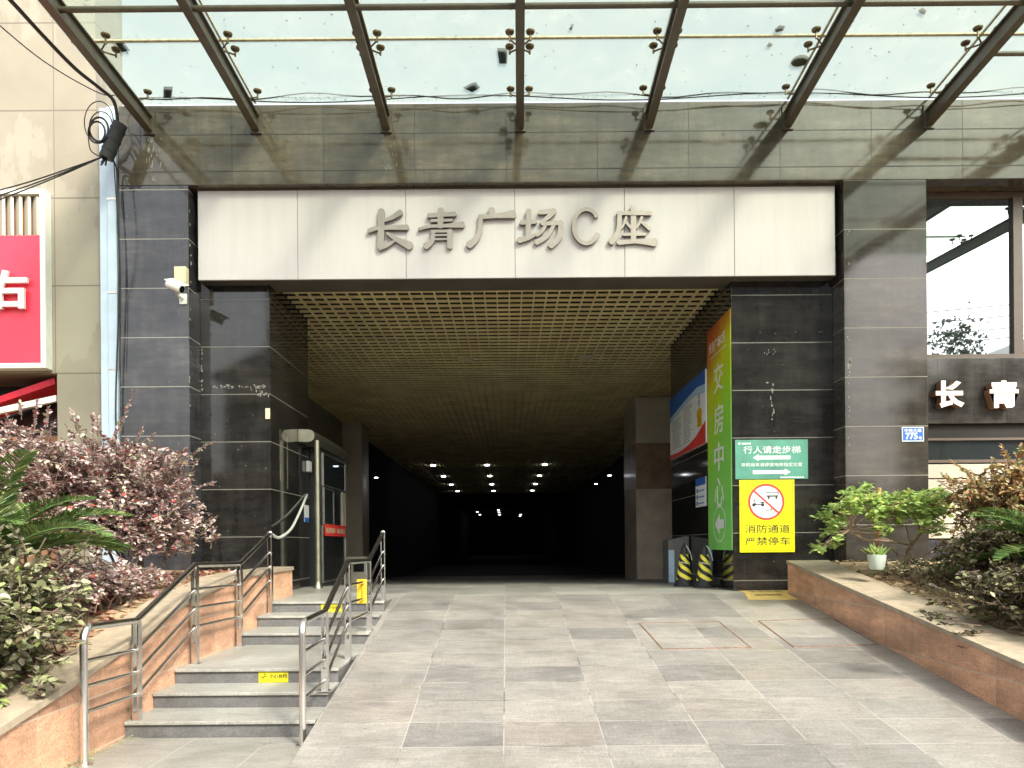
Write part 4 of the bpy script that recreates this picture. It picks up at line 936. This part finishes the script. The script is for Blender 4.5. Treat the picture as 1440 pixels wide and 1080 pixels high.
for x0, x1, y0, y1 in ((.03, .97, .022, .026), (.03, .97, .972, .976), (.03, .036, .026, .972), (.964, .97, .026, .972)):
    lm2.prism([(x0, y0), (x1, y0), (x1, y1), (x0, y1)], yp, .0172, .016)
obj('lettering', lm2, M['black'], ys_)
cxr, cyr = .485, .305; rxx = .33; ryy = rxx * w2 / h2
circ = [(cxr + math.cos(t), 0) for t in (0,)]
disc = MB(); disc.prism([(cxr + rxx * .9 * math.cos(t), cyr + ryy * .9 * math.sin(t)) for t in np.linspace(0, 6.2832, 37)[:-1]], yp, .0172, .0162); obj('disc', disc, M['wht'], ys_)
pc = MB()
def yb(pts, d=.0182): pc.prism(pts, yp, d, .0172)
def ring_(cx, cy, r, t=.25, full=False):
    for k in range(12):
        t0, t1 = 6.2832 * k / 12, 6.2832 * (k + 1) / 12; s = w2 / h2; i = 0 if full else 1 - t
        pc.face([yp(cx + r * math.cos(t0), cy + r * s * math.sin(t0), .0184), yp(cx + r * math.cos(t1), cy + r * s * math.sin(t1), .0184), yp(cx + r * i * math.cos(t1), cy + r * s * i * math.sin(t1), .0184), yp(cx + r * i * math.cos(t0), cy + r * s * i * math.sin(t0), .0184)])
ring_(.26, .345, .032, full=True); ring_(.42, .345, .032, full=True); yb([(.26, .335), (.42, .335), (.42, .350), (.26, .350)]); yb([(.38, .30), (.45, .305), (.45, .32), (.38, .32)]); yb([(.26, .27), (.275, .27), (.30, .345), (.285, .345)]); yb([(.25, .27), (.31, .27), (.31, .28), (.25, .28)])
yb([(.47, .165), (.70, .165), (.70, .178), (.47, .178)]); yb([(.49, .215), (.70, .215), (.70, .235), (.49, .235)]); yb([(.695, .165), (.71, .165), (.71, .215), (.695, .215)]); ring_(.53, .25, .022, full=True); ring_(.67, .25, .022, full=True)
ring_(.46, .435, .045, .22); ring_(.60, .435, .045, .22); yb([(.46, .43), (.58, .395), (.58, .402), (.46, .437)]); yb([(.50, .40), (.51, .40), (.54, .44), (.53, .44)]); yb([(.575, .385), (.60, .435), (.594, .437), (.567, .387)])
obj('pictogram', pc, M['black'], ys_, fix=False)
rg = MB(); s = w2 / h2
for k in range(48):
    t0, t1 = 6.2832 * k / 48, 6.2832 * (k + 1) / 48
    P4 = [(rxx * math.cos(t0), rxx * s * math.sin(t0)), (rxx * math.cos(t1), rxx * s * math.sin(t1)), (rxx * .88 * math.cos(t1), rxx * .88 * s * math.sin(t1)), (rxx * .88 * math.cos(t0), rxx * .88 * s * math.sin(t0))]
    rg.face([yp(cxr + p, cyr + q, .0190) for p, q in P4])
for side in (0,):
    dx, dy = math.cos(R(42)), math.sin(R(42)) * s; nx, ny = -math.sin(R(42)) * .018, math.cos(R(42)) * .018 * s
    rg.face([yp(cxr - dx * rxx * .9 + nx, cyr - dy * rxx * .9 + ny, .0194), yp(cxr + dx * rxx * .9 + nx, cyr + dy * rxx * .9 + ny, .0194), yp(cxr + dx * rxx * .9 - nx, cyr + dy * rxx * .9 - ny, .0194), yp(cxr - dx * rxx * .9 - nx, cyr - dy * rxx * .9 - ny, .0194)])
obj('prohibition_ring', rg, M['redp'], ys_, fix=False)
a3, b3 = at(1268, 621, YP), at(1298.5, 600.5, YP)
hn = thing('house_number_plate', (a3.x, YP, a3.z), 'small blue house number plate on the right pier', 'number plate')
obj('plate', MB().box(a3.x, b3.x, YP - .012, YP - .002, a3.z, b3.z), M['wht'], hn)
obj('blue_field', MB().box(a3.x + .012, b3.x - .012, YP - .0135, YP - .012, a3.z + .012, b3.z - .012), M['bluep'], hn)
w3 = b3.x - a3.x; h3 = b3.z - a3.z; lm3 = MB()
text_mb('中央大道', (a3.x + .5 * w3, YP - .0135, b3.z - .24 * h3), U, V, w=.78 * w3, h=.24 * h3, bold=.015, depth=.001, mb=lm3)
text_mb('775', (a3.x + .43 * w3, YP - .0135, b3.z - .63 * h3), U, V, w=.55 * w3, h=.46 * h3, bold=.03, depth=.001, mb=lm3)
text_mb('号', (a3.x + .83 * w3, YP - .0135, b3.z - .78 * h3), U, V, w=.16 * w3, h=.22 * h3, bold=.01, depth=.001, mb=lm3)
obj('lettering', lm3, M['wht'], hn)
wlt = thing('wall_lettering', (7, 11.4, 3.5), 'two cream faced wooden characters standing off the granite band at the right', 'lettering')
for ch, px in (('长', 1337), ('青', 1413)):
    q = at(px, 554, 11.25); tmm = text_mb(ch, (q.x, 11.27, q.z), U, V, w=.42, h=.40, bold=.045, depth=.005)
    o_ = obj('character', tmm, M['lit'], wlt)
    obj('return_side', text_mb(ch, (q.x, 11.40, q.z), U, V, w=.42, h=.40, bold=.045, depth=.128), M['wood'], o_)
oc = thing('orange_plug', (6.25, 11.4, 4.25), 'small orange fitting with dark cap on the ledge beside the right pier', 'fitting')
obj('body', MB().box(6.13, 6.23, 11.44, 11.46, 4.30, 4.345), M['amber'], oc); obj('cap', MB().box(6.232, 6.27, 11.44, 11.46, 4.30, 4.34), M['rubber'], oc)

# ------------------------------------------------------------------ cones and bin
cn = thing('traffic_cone', (3.05, 12.45, FZ), 'x', 'traffic cone', 'traffic cones by the passage wall')
def cone_r(z): return .165 - .115 * z / .66
c0 = WLOC[cn.name]
bs = MB(); bs.prism([(.2 * math.cos(t) * (1 if k % 2 else 1.02) , .2 * math.sin(t)) for k, t in enumerate([R(d) for d in range(15, 375, 30)])], lambda a, b, d: (c0.x + a, c0.y + b, d), FZ, FZ + .045); obj('base', bs, M['rubber'], cn, bevel=.01)
obj('cone_body', MB().lathe(c0, [(.165, .045)] + [(cone_r(z), z) for z in (.12, .3, .5, .66)] + [(.035, .69), (.02, .70)], 20), M['rubber'], cn, smooth=True)
obj('top_knob', MB().lathe(c0, [(.012, .695), (.018, .71), (.02, .735), (.01, .75)], 10), M['rubber'], cn, smooth=True)
sv = MB()
seg = 64; zs = np.linspace(.115, .55, 34)
for i in range(len(zs) - 1):
    for k in range(seg):
        t0, t1 = 2 * math.pi * k / seg, 2 * math.pi * (k + 1) / seg
        band = ((zs[i] * 6.8) + (k / seg) * 3) % 1.0
        q_ = [(t0, zs[i]), (t1, zs[i]), (t1, zs[i + 1]), (t0, zs[i + 1])]
        sv.face([(c0.x + (cone_r(z) + .004) * math.cos(t), c0.y + (cone_r(z) + .004) * math.sin(t), c0.z + z) for t, z in q_], 0 if band < .5 else 1)
obj('striped_sleeve', sv, [M['cone_yellow'], M['black']], cn, fix=False)
tp = MB(); tp.tube([(c0.x + (cone_r(.40) + .012) * math.cos(t), c0.y + (cone_r(.40) + .012) * math.sin(t), c0.z + .40 + .015 * math.sin(2 * t)) for t in np.linspace(0, 6.28, 20)], .006, 5)
tp.tube(catmull([(c0.x + .03, c0.y - .05, c0.z + .70), (c0.x + .10, c0.y - .07, c0.z + .58), (c0.x + .13, c0.y - .08, c0.z + .45)]), .007, 5)
obj('tape', tp, M['tape'], cn)
cn['label'] = 'striped yellow and black cone, right and nearer one of the two below the banner'
copy_tree(cn, (2.96, 12.85, FZ), 'striped yellow and black cone, left and slightly farther one of the two below the banner')
cn.location = (3.19, 12.42, FZ)
for o_ in scene.objects:
    if o_.get('category') == 'traffic cone': o_.scale = (.88, .88, .97)
bi = thing('waste_bin', (3.15, 14.3, FZ), 'grey steel bin with a pale blue side strip against the passage wall behind the cones', 'bin')
zf = FZ - .04 * (14.2 - 13.5)
obj('body', MB().hexa([(2.98, 14.2, zf - .05), (3.37, 14.2, zf - .05), (3.37, 14.7, zf - .05), (2.98, 14.7, zf - .05)], [(2.98, 14.2, zf + .80), (3.37, 14.2, zf + .88), (3.37, 14.7, zf + .88), (2.98, 14.7, zf + .80)]), M['greybin'], bi, bevel=.012)
obj('side_strip', MB().box(2.985, 3.09, 14.19, 14.199, zf + .02, zf + .62), M['palebl'], bi)

# floor marking and manholes
def floor_quad(pts, z): return [(x, y, z) for x, y in pts]
ma, mb2 = at(1037, 833, 11.45), at(1125, 845, 11.0)
fmk = thing('floor_marking', (3.9, 11.2, FZ), 'worn yellow floor strip at the foot of the right inner pier', 'floor marking')
fq = MB(); zq = lambda y, d: (y - 5.0) * .1361 + d
fq.hexa([(3.30, 10.5, zq(10.5, .001)), (3.97, 10.5, zq(10.5, .001)), (3.97, 10.95, FZ + .001), (3.38, 10.95, FZ + .001)], [(3.30, 10.5, zq(10.5, .006)), (3.97, 10.5, zq(10.5, .006)), (3.97, 10.95, FZ + .006), (3.38, 10.95, FZ + .006)])
fq.hexa([(3.38, 10.95, FZ + .001), (4.2, 10.95, FZ + .001), (4.2, 11.47, FZ + .001), (3.45, 11.47, FZ + .001)], [(3.38, 10.95, FZ + .006), (4.2, 10.95, FZ + .006), (4.2, 11.47, FZ + .006), (3.45, 11.47, FZ + .006)])
obj('sheet', fq, M['ochre'], fmk)
lmk = MB(); text_mb('请走步梯', (3.76, 11.22, FZ + .006), (1, 0, 0), (0, 1, 0), w=.48, h=.26, depth=.001, mb=lmk); lmk.hexa([(3.48, 10.76, zq(10.76, .0062)), (3.86, 10.76, zq(10.76, .0062)), (3.86, 10.84, zq(10.84, .0062)), (3.48, 10.84, zq(10.84, .0062))], [(3.48, 10.76, zq(10.76, .0072)), (3.86, 10.76, zq(10.76, .0072)), (3.86, 10.84, zq(10.84, .0072)), (3.48, 10.84, zq(10.84, .0072))])
obj('lettering', lmk, M['rust'], fmk)
def manhole(pts, label):
    P3 = []
    for x, y in pts:
        k = (y - HY) / FPX; Y = (EYE + 5 * .1361) / (k + .1361); P3.append((at(x, y, Y).x, Y))
    cx = sum(p[0] for p in P3) / 4; cy = sum(p[1] for p in P3) / 4
    t = thing('manhole_cover', (cx, cy, ramp_z(cy)), label, 'manhole cover', 'square manhole covers let into the ramp')
    f = MB()
    for i in range(4):
        a, b = Vector(P3[i]), Vector(P3[(i + 1) % 4]); c = Vector((cx, cy)); wd = .018
        ai = a + (c - a).normalized() * wd; bi_ = b + (c - b).normalized() * wd
        q = [(a.x, a.y), (b.x, b.y), (bi_.x, bi_.y), (ai.x, ai.y)]
        zz = lambda y, d: (y - 5.0) * .1361 + d
        f.hexa([(x, y, zz(y, -.02)) for x, y in q], [(x, y, zz(y, .007)) for x, y in q])
    obj('frame', f, M['rust'], t)
    ins = [(cx + (x - cx) * .965, cy + (y - cy) * .965) for x, y in P3]
    obj('lid', MB().hexa([(x, y, (y - 5) * .1361 - .02) for x, y in ins], [(x, y, (y - 5) * .1361 + .0045) for x, y in ins]), M['ramp'], t)
manhole([(931, 915), (1057, 914), (1012, 877), (898, 878)], 'square stone filled manhole cover, the left of two on the ramp')
manhole([(1116, 914), (1236, 911), (1172, 874), (1066, 876)], 'square stone filled manhole cover beside the right planter wall')

# ------------------------------------------------------------------ plants
def leaf_mesh(name, P, D, Nn, Ln, Wd, mt, parent, slim=.7):
    P, D, Nn = (np.asarray(a, float) for a in (P, D, Nn)); Ln = np.asarray(Ln)[:, None]; Wd = np.asarray(Wd)[:, None]
    D /= np.linalg.norm(D, axis=1, keepdims=True) + 1e-9
    S = np.cross(D, Nn); S /= np.linalg.norm(S, axis=1, keepdims=True) + 1e-9
    Nn = np.cross(S, D)
    loc = WLOC[parent.name]; P = P - np.array(loc)
    z = .18 * Wd
    vs_ = np.stack([P, P + D * Ln * .35 + S * Wd + Nn * z, P + D * Ln * .75 + S * Wd * slim + Nn * z * .6, P + D * Ln - Nn * Ln * .08, P + D * Ln * .75 - S * Wd * slim + Nn * z * .6, P + D * Ln * .35 - S * Wd + Nn * z], 1).reshape(-1, 3)
    n = len(P); base = (np.arange(n) * 6)[:, None]
    F = np.concatenate([base + np.array([0, 1, 2, 3]), base + np.array([0, 3, 4, 5])], 1).reshape(-1)
    me = bpy.data.meshes.new(name); me.vertices.add(n * 6); me.vertices.foreach_set('co', vs_.ravel())
    me.loops.add(n * 8); me.loops.foreach_set('vertex_index', F); me.polygons.add(n * 2)
    me.polygons.foreach_set('loop_start', np.arange(n * 2) * 4); me.update(calc_edges=True); me.validate()
    me.materials.append(mt); o = bpy.data.objects.new(name, me); COL.objects.link(o); o.parent = parent; WLOC[o.name] = loc
    return o

def shrub(name, label, base, center, rad, ntw, per, ll, mt, seed, up=.25, sprigs=(), cat='shrub', lo=-.45, lw=.31, group=None, flat=.25):
    r = np.random.RandomState(seed); t = thing(name, base, label, cat, group)
    base, center, rad = map(np.array, (base, center, rad)); stems = MB(); P, D, Nn, Ln = [], [], [], []
    trunks = []
    for k in range(6):
        a = r.uniform(0, 6.28); e = center + rad * np.array([math.cos(a) * .45, math.sin(a) * .45, r.uniform(-.2, .3)])
        b = base + np.array([r.uniform(-.1, .1), r.uniform(-.1, .1), -.03]); mid = (b + e) / 2 + r.uniform(-.08, .08, 3)
        stems.tube(catmull([b, mid, e], 4), .02, 5, 0, .009); trunks.append(e)
    tw = []
    for k in range(ntw):
        while True:
            d = r.normal(size=3); d /= np.linalg.norm(d)
            if d[2] > lo: break
        # lumpy outline
        lump = 1 + .16 * math.sin(d[0] * 5 + seed) * math.cos(d[1] * 4 + seed * 2) + .10 * math.sin(d[2] * 7 + seed)
        tip = center + rad * d * r.uniform(.42, 1.08) * lump; dv = d * .55 + r.normal(size=3) * .42 + np.array([0, -.12, .12]); dv /= np.linalg.norm(dv); st_ = None
        tip = tip + np.array([0, 0, up * r.uniform(-.15, .35)]) * rad[2]; st_ = tip - dv * r.uniform(.16, .36); mid = (st_ + tip) / 2 + np.array([0, 0, r.uniform(.0, .05)])
        tw.append((st_, mid, tip, per))
    for (x0, x1) in sprigs:
        x0, x1 = np.array(x0), np.array(x1); tw.append((x0, (x0 + x1) / 2 + r.uniform(-.02, .02, 3), x1, int(per * 1.4)))
    for st_, mid, tip, pr in tw:
        pts = catmull([st_, mid, tip], 3); stems.tube(pts, .0065, 4, 0, .0025)
        ax = (tip - st_); L0 = np.linalg.norm(ax); ax = ax / L0
        sd = np.cross(ax, np.array([0, 0, 1.])); sd /= np.linalg.norm(sd) + 1e-6
        for i in range(pr):
            u = .25 + .75 * (i + r.uniform(0, .6)) / pr
            p = st_ * (1 - u) ** 2 + 2 * mid * u * (1 - u) * 1.0 + tip * u ** 2
            s = 1 if i % 2 else -1
            P.append(p); D.append(ax * .55 + sd * s * .8 + r.normal(size=3) * .28 + np.array([0, 0, flat * .3])); Nn.append(np.array([0, -.25, 1.]) + r.normal(size=3) * .45); Ln.append(ll * r.uniform(.5, 1.25))
        P.append(tip); D.append(ax + r.normal(size=3) * .2); Nn.append(np.array([0, -.2, 1.]) + r.normal(size=3) * .3); Ln.append(ll * .9)
    Ln = np.array(Ln)
    leaf_mesh('foliage', P, D, Nn, Ln, Ln * lw, mt, t)
    obj('stems', stems, M['twig'], t, fix=False)
    return t

def pxs(lst, Y): return [(tuple(at(a, b, Y)), tuple(at(c, d, Y))) for a, b, c, d in lst]
shrub('purple_shrub', 'big purple leaved shrub in front of the left granite pier', (-4.15, 8.6, 1.1), (-4.22, 8.5, 1.90), (.74, .75, .78), 1350, 16, .054, M['fol_purple'], 3,
      sprigs=pxs([(168, 610, 187, 553), (160, 625, 172, 590), (185, 640, 200, 605), (255, 650, 298, 622), (240, 660, 262, 630), (268, 690, 300, 680), (200, 640, 215, 612)], 8.3), lo=-.6)
shrub('purple_shrub', 'spreading purple shrub with upright sprigs under the red shop sign', (-5.3, 8.6, 1.1), (-5.35, 8.5, 2.18), (1.3, .8, .66), 1700, 16, .054, M['fol_purple'], 5,
      sprigs=pxs([(28, 615, 6, 580), (30, 590, 28, 567), (48, 610, 53, 566), (60, 610, 68, 575), (65, 620, 76, 594), (115, 620, 100, 578), (112, 610, 110, 590), (132, 620, 131, 585), (140, 622, 138, 588)], 8.3), lo=-.6)
shrub('grey_leaved_shrub', 'grey green rounded shrub spilling over the coping at the lower left', (-3.95, 5.3, .55), (-3.95, 5.25, 1.05), (.82, 1.0, .56), 1500, 15, .066, M['fol_grey'], 8, lo=-.8, lw=.33,
      sprigs=pxs([(80, 800, 122, 765), (60, 860, 108, 872), (70, 900, 118, 905), (50, 925, 92, 930), (40, 950, 82, 960), (80, 845, 118, 832), (30, 960, 60, 976)], 5.1))
shrub('red_leaved_shrub', 'low reddish ground shrub behind the left handrail', (-3.75, 7.2, .95), (-3.98, 7.2, 1.13), (.48, 1.3, .30), 700, 12, .05, M['fol_purple'], 11, lo=-.2)

def cycad(name, label, base, n, length, mt, seed, az0=0, az1=6.28, el=(20, 70)):
    r = np.random.RandomState(seed); t = thing(name, base, label, 'cycad'); P, D, Nn, Ln, Wd = [], [], [], [], []
    base = np.array(base)
    for k in range(n):
        az = az0 + (az1 - az0) * (k + r.uniform(-.3, .3)) / n; e = R(r.uniform(*el)); Lf = length * r.uniform(.8, 1.12)
        h = np.array([math.cos(az), math.sin(az), 0.]); p = base + np.array([0, 0, .12]); pts = [p]; ns = 26; tang = []
        for i in range(ns):
            ee = e - R(62) * (i / ns) ** 1.4; tv = h * math.cos(ee) + np.array([0, 0, math.sin(ee)]); p = p + tv * Lf / ns; pts.append(p); tang.append(tv)
        obj('frond_stalk', MB().tube(pts[::2], .011, 5, 0, .004), M['fol_cycad'], t, fix=False)
        side = np.cross(h, np.array([0, 0, 1.]))
        for i in range(3, ns):
            for sub in (0, .25, .5, .75):
                u = (i + sub) / ns; tv = tang[i]; pp_ = pts[i] + tv * Lf / ns * sub; nrm = np.cross(side, tv)
                ll = .17 * math.sin(math.pi * min(1, .12 + u * .86)) ** .6 + .02
                for s in (-1, 1):
                    d = side * s * .80 + tv * .66 + nrm * (.32 - .35 * (r.uniform() < .12)) + r.normal(size=3) * .085
                    P.append(pp_); D.append(d); Nn.append(nrm - side * s * .3); Ln.append(ll * r.uniform(.9, 1.1)); Wd.append(.0055 * r.uniform(.8, 1.2))
    leaf_mesh('leaflets', P, D, Nn, Ln, Wd, mt, t, slim=.8)
    obj('crown_base', MB().lathe(base, [(.09, -.3), (.12, -.05), (.10, .1), (.03, .16)], 12), M['bark'], t, smooth=True)
    return t
cycad('sago_cycad', 'green sago cycad with arching fronds among the purple shrubs at left', (-4.25, 6.2, 1.20), 24, 1.28, M['fol_cycad'], 4, az0=-1.3, az1=4.2, el=(28, 74))
cycad('sago_cycad', 'dark green sago cycad at the right edge behind the planter wall', (5.5, 7.5, 1.15), 20, 1.05, M['fol_cycad'], 9, az0=1.2, az1=6.6, el=(12, 66))

# bright green shrub with twisting trunks by the right pier
gsb = thing('green_shrub', (4.95, 9.7, 1.12), 'bright green shrub with bare twisting trunks before the right pier', 'shrub')
r = np.random.RandomState(21); tk = MB(); P, D, Nn, Ln = [], [], [], []
trunk_lines = [[(1277, 792), (1279, 770), (1272, 765), (1240, 760), (1215, 758), (1195, 745)], [(1277, 790), (1283, 768), (1296, 748), (1304, 725)], [(1272, 792), (1276, 775), (1284, 760), (1300, 742)], [(1282, 790), (1280, 765), (1274, 740)], [(1215, 760), (1205, 742), (1195, 726)], [(1245, 760), (1240, 740), (1243, 720)], [(1296, 750), (1290, 735), (1283, 720)], [(1222, 760), (1240, 757), (1262, 764)], [(1300, 742), (1308, 730), (1312, 715)], [(1215, 758), (1190, 744), (1178, 742)], [(1268, 795), (1262, 780), (1252, 770)]]
ends = []
for ln in trunk_lines:
    Yd = [9.7 + r.uniform(-.25, .25) for _ in ln]; Yd[0] = 9.7
    pts = [at(x, y, yy) for (x, y), yy in zip(ln, Yd)]; tk.tube(catmull(pts, 4), .018, 6, 0, .008); ends.append(np.array(pts[-1]))
clusters = [(1160, 725), (1172, 715), (1180, 735), (1170, 742), (1186, 722), (1195, 700), (1207, 695), (1215, 688), (1200, 712), (1212, 705), (1225, 722), (1232, 710), (1222, 700), (1242, 728), (1247, 712), (1252, 704), (1258, 718), (1262, 706), (1270, 714), (1275, 724), (1268, 730), (1282, 712), (1286, 700), (1282, 696), (1292, 706), (1298, 716), (1302, 722), (1296, 730), (1306, 706), (1312, 698), (1320, 696), (1328, 702), (1318, 710), (1322, 722), (1312, 726), (1330, 716), (1308, 740), (1318, 746), (1244, 745), (1150, 768), (1172, 762), (1190, 708), (1237, 700), (1272, 700), (1290, 722), (1300, 698), (1210, 720), (1240, 718), (1232, 730)]
for (x, y) in clusters:
    for _ in range(5):
        c = np.array(at(x + r.uniform(-7, 7), y + r.uniform(-6, 6), 9.7 + r.uniform(-.5, .45)))
        e = ends[int(np.argmin([np.linalg.norm(q - c) for q in ends]))]
        tk.tube(catmull([e, (e + c) / 2 + r.uniform(-.03, .03, 3), c], 3), .006, 4, 0, .003)
        n = r.randint(9, 14)
        for i in range(n):
            az = 6.28 * i / n + r.uniform(-.3, .3); el_ = r.uniform(-.5, .7)
            P.append(c + r.normal(size=3) * .02); D.append([math.cos(az) * math.cos(el_), math.sin(az) * math.cos(el_), math.sin(el_)]); Nn.append(np.array([0, -.2, 1]) + r.normal(size=3) * .35); Ln.append(r.uniform(.06, .105))
Ln = np.array(Ln); leaf_mesh('foliage', P, D, Nn, Ln, Ln * .27, M['fol_green'], gsb, slim=.85); obj('trunk', tk, M['bark'], gsb, smooth=True, fix=False)
q0, q1 = at(1231, 792, 9.9), at(1236, 686, 9.9)
tag(obj('plant_stake', MB().tube([q0, q1], .028, 10), M['stake'], smooth=True), 'orange brown wooden stake standing up through the bright green shrub', 'stake')
q = at(1233, 801, 9.2)
ptt = thing('flower_pot', (q.x, 9.2, q.z), 'small white pot of grassy leaves in front of the bright green shrub', 'flower pot')
obj('pot', MB().lathe(q, [(.07, 0), (.088, .03), (.104, .13), (.107, .175), (.098, .18), (.09, .15)], 18), M['pot'], ptt, smooth=True)
P, D, Nn, Ln = [], [], [], []
for i in range(46):
    az = r.uniform(0, 6.28); e = r.uniform(.4, 1.4); P.append(np.array(q) + np.array([r.uniform(-.05, .05), r.uniform(-.05, .05), .16])); D.append([math.cos(az) * math.cos(e), math.sin(az) * math.cos(e), math.sin(e)]); Nn.append(r.normal(size=3)); Ln.append(r.uniform(.1, .2))
leaf_mesh('leaves', P, D, Nn, Ln, np.full(len(Ln), .010), M['fol_green'], ptt)
shrub('orange_shrub', 'orange and green leaved shrub below the right building windows', (5.6, 9.0, 1.1), (6.0, 8.9, 1.93), (.78, .7, .60), 780, 14, .060, M['fol_orange'], 31,
      sprigs=pxs([(1366, 672, 1340, 649), (1345, 690, 1325, 669), (1420, 665, 1409, 628), (1430, 660, 1436, 628), (1400, 680, 1395, 655)], 8.8), lo=-.7)
shrub('bronze_shrub', 'dark bronze low shrub hanging over the right planter coping in the foreground', (5.0, 6.9, .78), (5.12, 6.8, .98), (.80, 1.05, .44), 850, 14, .064, M['fol_dark'], 37,
      sprigs=pxs([(1345, 868, 1292, 860), (1350, 872, 1300, 868), (1360, 845, 1315, 825), (1360, 858, 1304, 843), (1365, 850, 1310, 850), (1400, 850, 1345, 835), (1420, 908, 1352, 910), (1420, 916, 1362, 918), (1380, 880, 1325, 878), (1390, 888, 1340, 890)], 6.75), lo=-.4)
shrub('bronze_shrub', 'dark bronze shrub between the bright green shrub and the right edge', (5.35, 8.3, .95), (5.45, 8.3, 1.3), (.72, .6, .42), 520, 14, .060, M['fol_dark'], 39, lo=-.4)

def litter(name, label, n, fx, fy, fz, mt, seed, size=.1):
    r = np.random.RandomState(seed); o = bpy.data.objects.new('x', None)
    P, D, Nn, Ln = [], [], [], []
    for i in range(n):
        y = r.uniform(*fy); x = r.uniform(*fx); P.append([x, y, fz(y, x) + r.uniform(.005, .03)]); a = r.uniform(0, 6.28); D.append([math.cos(a), math.sin(a), r.uniform(-.1, .35)]); Nn.append(np.array([0, 0, 1.]) + r.normal(size=3) * .35); Ln.append(r.uniform(.4, 1.0) * size)
    Ln = np.array(Ln); p = thing(name, (0, 0, 0), None, None); m_ = leaf_mesh(name, P, D, Nn, Ln, Ln * .28, mt, p)
    m_.parent = None; bpy.data.objects.remove(p); m_.name = name; return tag(m_, label, 'leaf litter', kind='stuff')
shrub('low_green_plant', 'low spreading green weed on the soil behind the white pot', (5.3, 9.3, 1.12), (5.4, 9.2, 1.18), (.75, .8, .16), 130, 11, .06, M['fol_grey'], 43, lo=-.1, cat='plant')
litter('leaf_litter', 'dry tan leaf litter covering the right planter soil', 2600, (4.45, 7.5), (5.5, 11.0), lambda y, x: zr(y) - .05 + (x - 4.28) * .0125, M['litter'], 51)
litter('leaf_litter', 'reddish fallen leaves along the left planter behind the handrail', 900, (-4.4, -3.35), (5.6, 10.5), lambda y, x: float(zl(y)) - .05, M['litter_red'], 52)
litter('pavement_litter', 'tiny scattered leaf bits along the foot of the left planter wall', 160, (-3.1, -3.0), (5.0, 6.2), lambda y, x: .0, M['fol_green'], 53, .022)

def zgl(y, x): return zg(y) + .016
litter('canopy_litter', 'small dark leaf crumbs scattered over the canopy glass', 420, (-5.2, 8.2), (7.6, 11.0), zgl, M['fol_dark'], 61, .045)
litter('canopy_grime', 'line of dark debris gathered along the wall edge of the canopy glass', 420, (-5.2, 8.2), (10.98, 11.09), zgl, M['fol_dark'], 62, .035)
# ------------------------------------------------------------------ across the street (seen in the polished stone and the window)
def house(loc, w, d, h, rh, label):
    t = thing('street_house', (loc[0], loc[1], -.16), label, 'house'); x, y = loc
    wl2 = MB().box(x - w / 2, x + w / 2, y - d, y, -.2, h); o = obj('wall', wl2, M['house'], t)
    rf = MB().prism([(-w / 2 - .5, h - .1), (0, h + rh), (w / 2 + .5, h - .1), (w / 2 + .5, h), (0, h + rh + .15), (-w / 2 - .5, h)], lambda a, b, dd: (x + a, dd, b), y - d - .4, y + .5); obj('roof', rf, M['tiles'], t)
    gbm = MB().prism([(-w / 2, h), (w / 2, h), (0, h + rh - .05)], lambda a, b, dd: (x + a, dd, b), y - d, y); obj('gable', gbm, M['house'], t)
    wm = MB()
    for fz in np.arange(1.2, h - 1, 3.0):
        for k in range(3): wm.box(x - w / 2 + w * (k + .5) / 3 - .6, x - w / 2 + w * (k + .5) / 3 + .6, y, y + .03, fz, fz + 1.4)
    obj('window', wm, M['dimglass'], t)
house((-10.2, -13), 6, 8, 9.4, 1.6, 'house with a tiled gable across the street, mirrored in the left inner pier')
house((28.5, -14), 12, 8, 9.0, 3.4, 'house with a tiled gable across the street, mirrored in the right window')
house((12.3, -14.2), 7.4, 8, 14.6, 1.2, 'tall narrow house across the street, mirrored in the right inner pier')
house((1, -17), 11, 8, 5.5, 2.2, 'low house straight across the street from the passage')
up_ = thing('utility_pole', (-9.0, -6.5, -.16), 'concrete utility pole across the street carrying wires and a lamp box', 'pole')
obj('pole', MB().tube([(-9.0, -6.5, -.16), (-9.0, -6.5, 12)], .16, 10), M['pole'], up_, smooth=True)
obj('lamp_box', MB().hexa([(-8.85, -6.7, 8.3), (-8.1, -6.7, 7.9), (-8.1, -6.4, 7.9), (-8.85, -6.4, 8.3)], [(-8.85, -6.7, 8.75), (-8.0, -6.7, 8.25), (-8.0, -6.4, 8.25), (-8.85, -6.4, 8.75)]), M['dark'], up_)
wr = MB()
for k, z in enumerate((9.9, 9.5, 9.05, 8.7)): wr.tube([(x, -6.5 - .1 * k, z + .045 * (x + 9) + .0025 * (x - 10) ** 2 - .8) for x in np.linspace(-9, 30, 30)], .022, 5)
tag(obj('overhead_wires', wr, M['cable']), 'overhead wires across the street mirrored in the right window', 'wire')
tt = thing('street_tree', (18.5, -9.5, -.16), 'bushy tree across the street mirrored in the right window', 'tree')
r = np.random.RandomState(77); tb = MB(); tb.tube([(18.5, -9.5, -.16), (18.4, -9.5, 4), (18.6, -9.4, 8)], .2, 8, 0, .1)
P, D, Nn, Ln = [], [], [], []
for k in range(26):
    d = r.normal(size=3); d /= np.linalg.norm(d); e = np.array([18.5, -9.5, 8.9]) + d * np.array([2.2, 2.0, 1.7]) * r.uniform(.5, 1); tb.tube([(18.6, -9.4, 7.8), tuple(e)], .05, 5, 0, .015)
    for i in range(70): P.append(e + r.normal(size=3) * .38); D.append(r.normal(size=3)); Nn.append(r.normal(size=3)); Ln.append(r.uniform(.14, .26))
obj('trunk', tb, M['bark'], tt, fix=False); Ln = np.array(Ln); leaf_mesh('crown', P, D, Nn, Ln, Ln * .3, M['fol_tree'], tt)
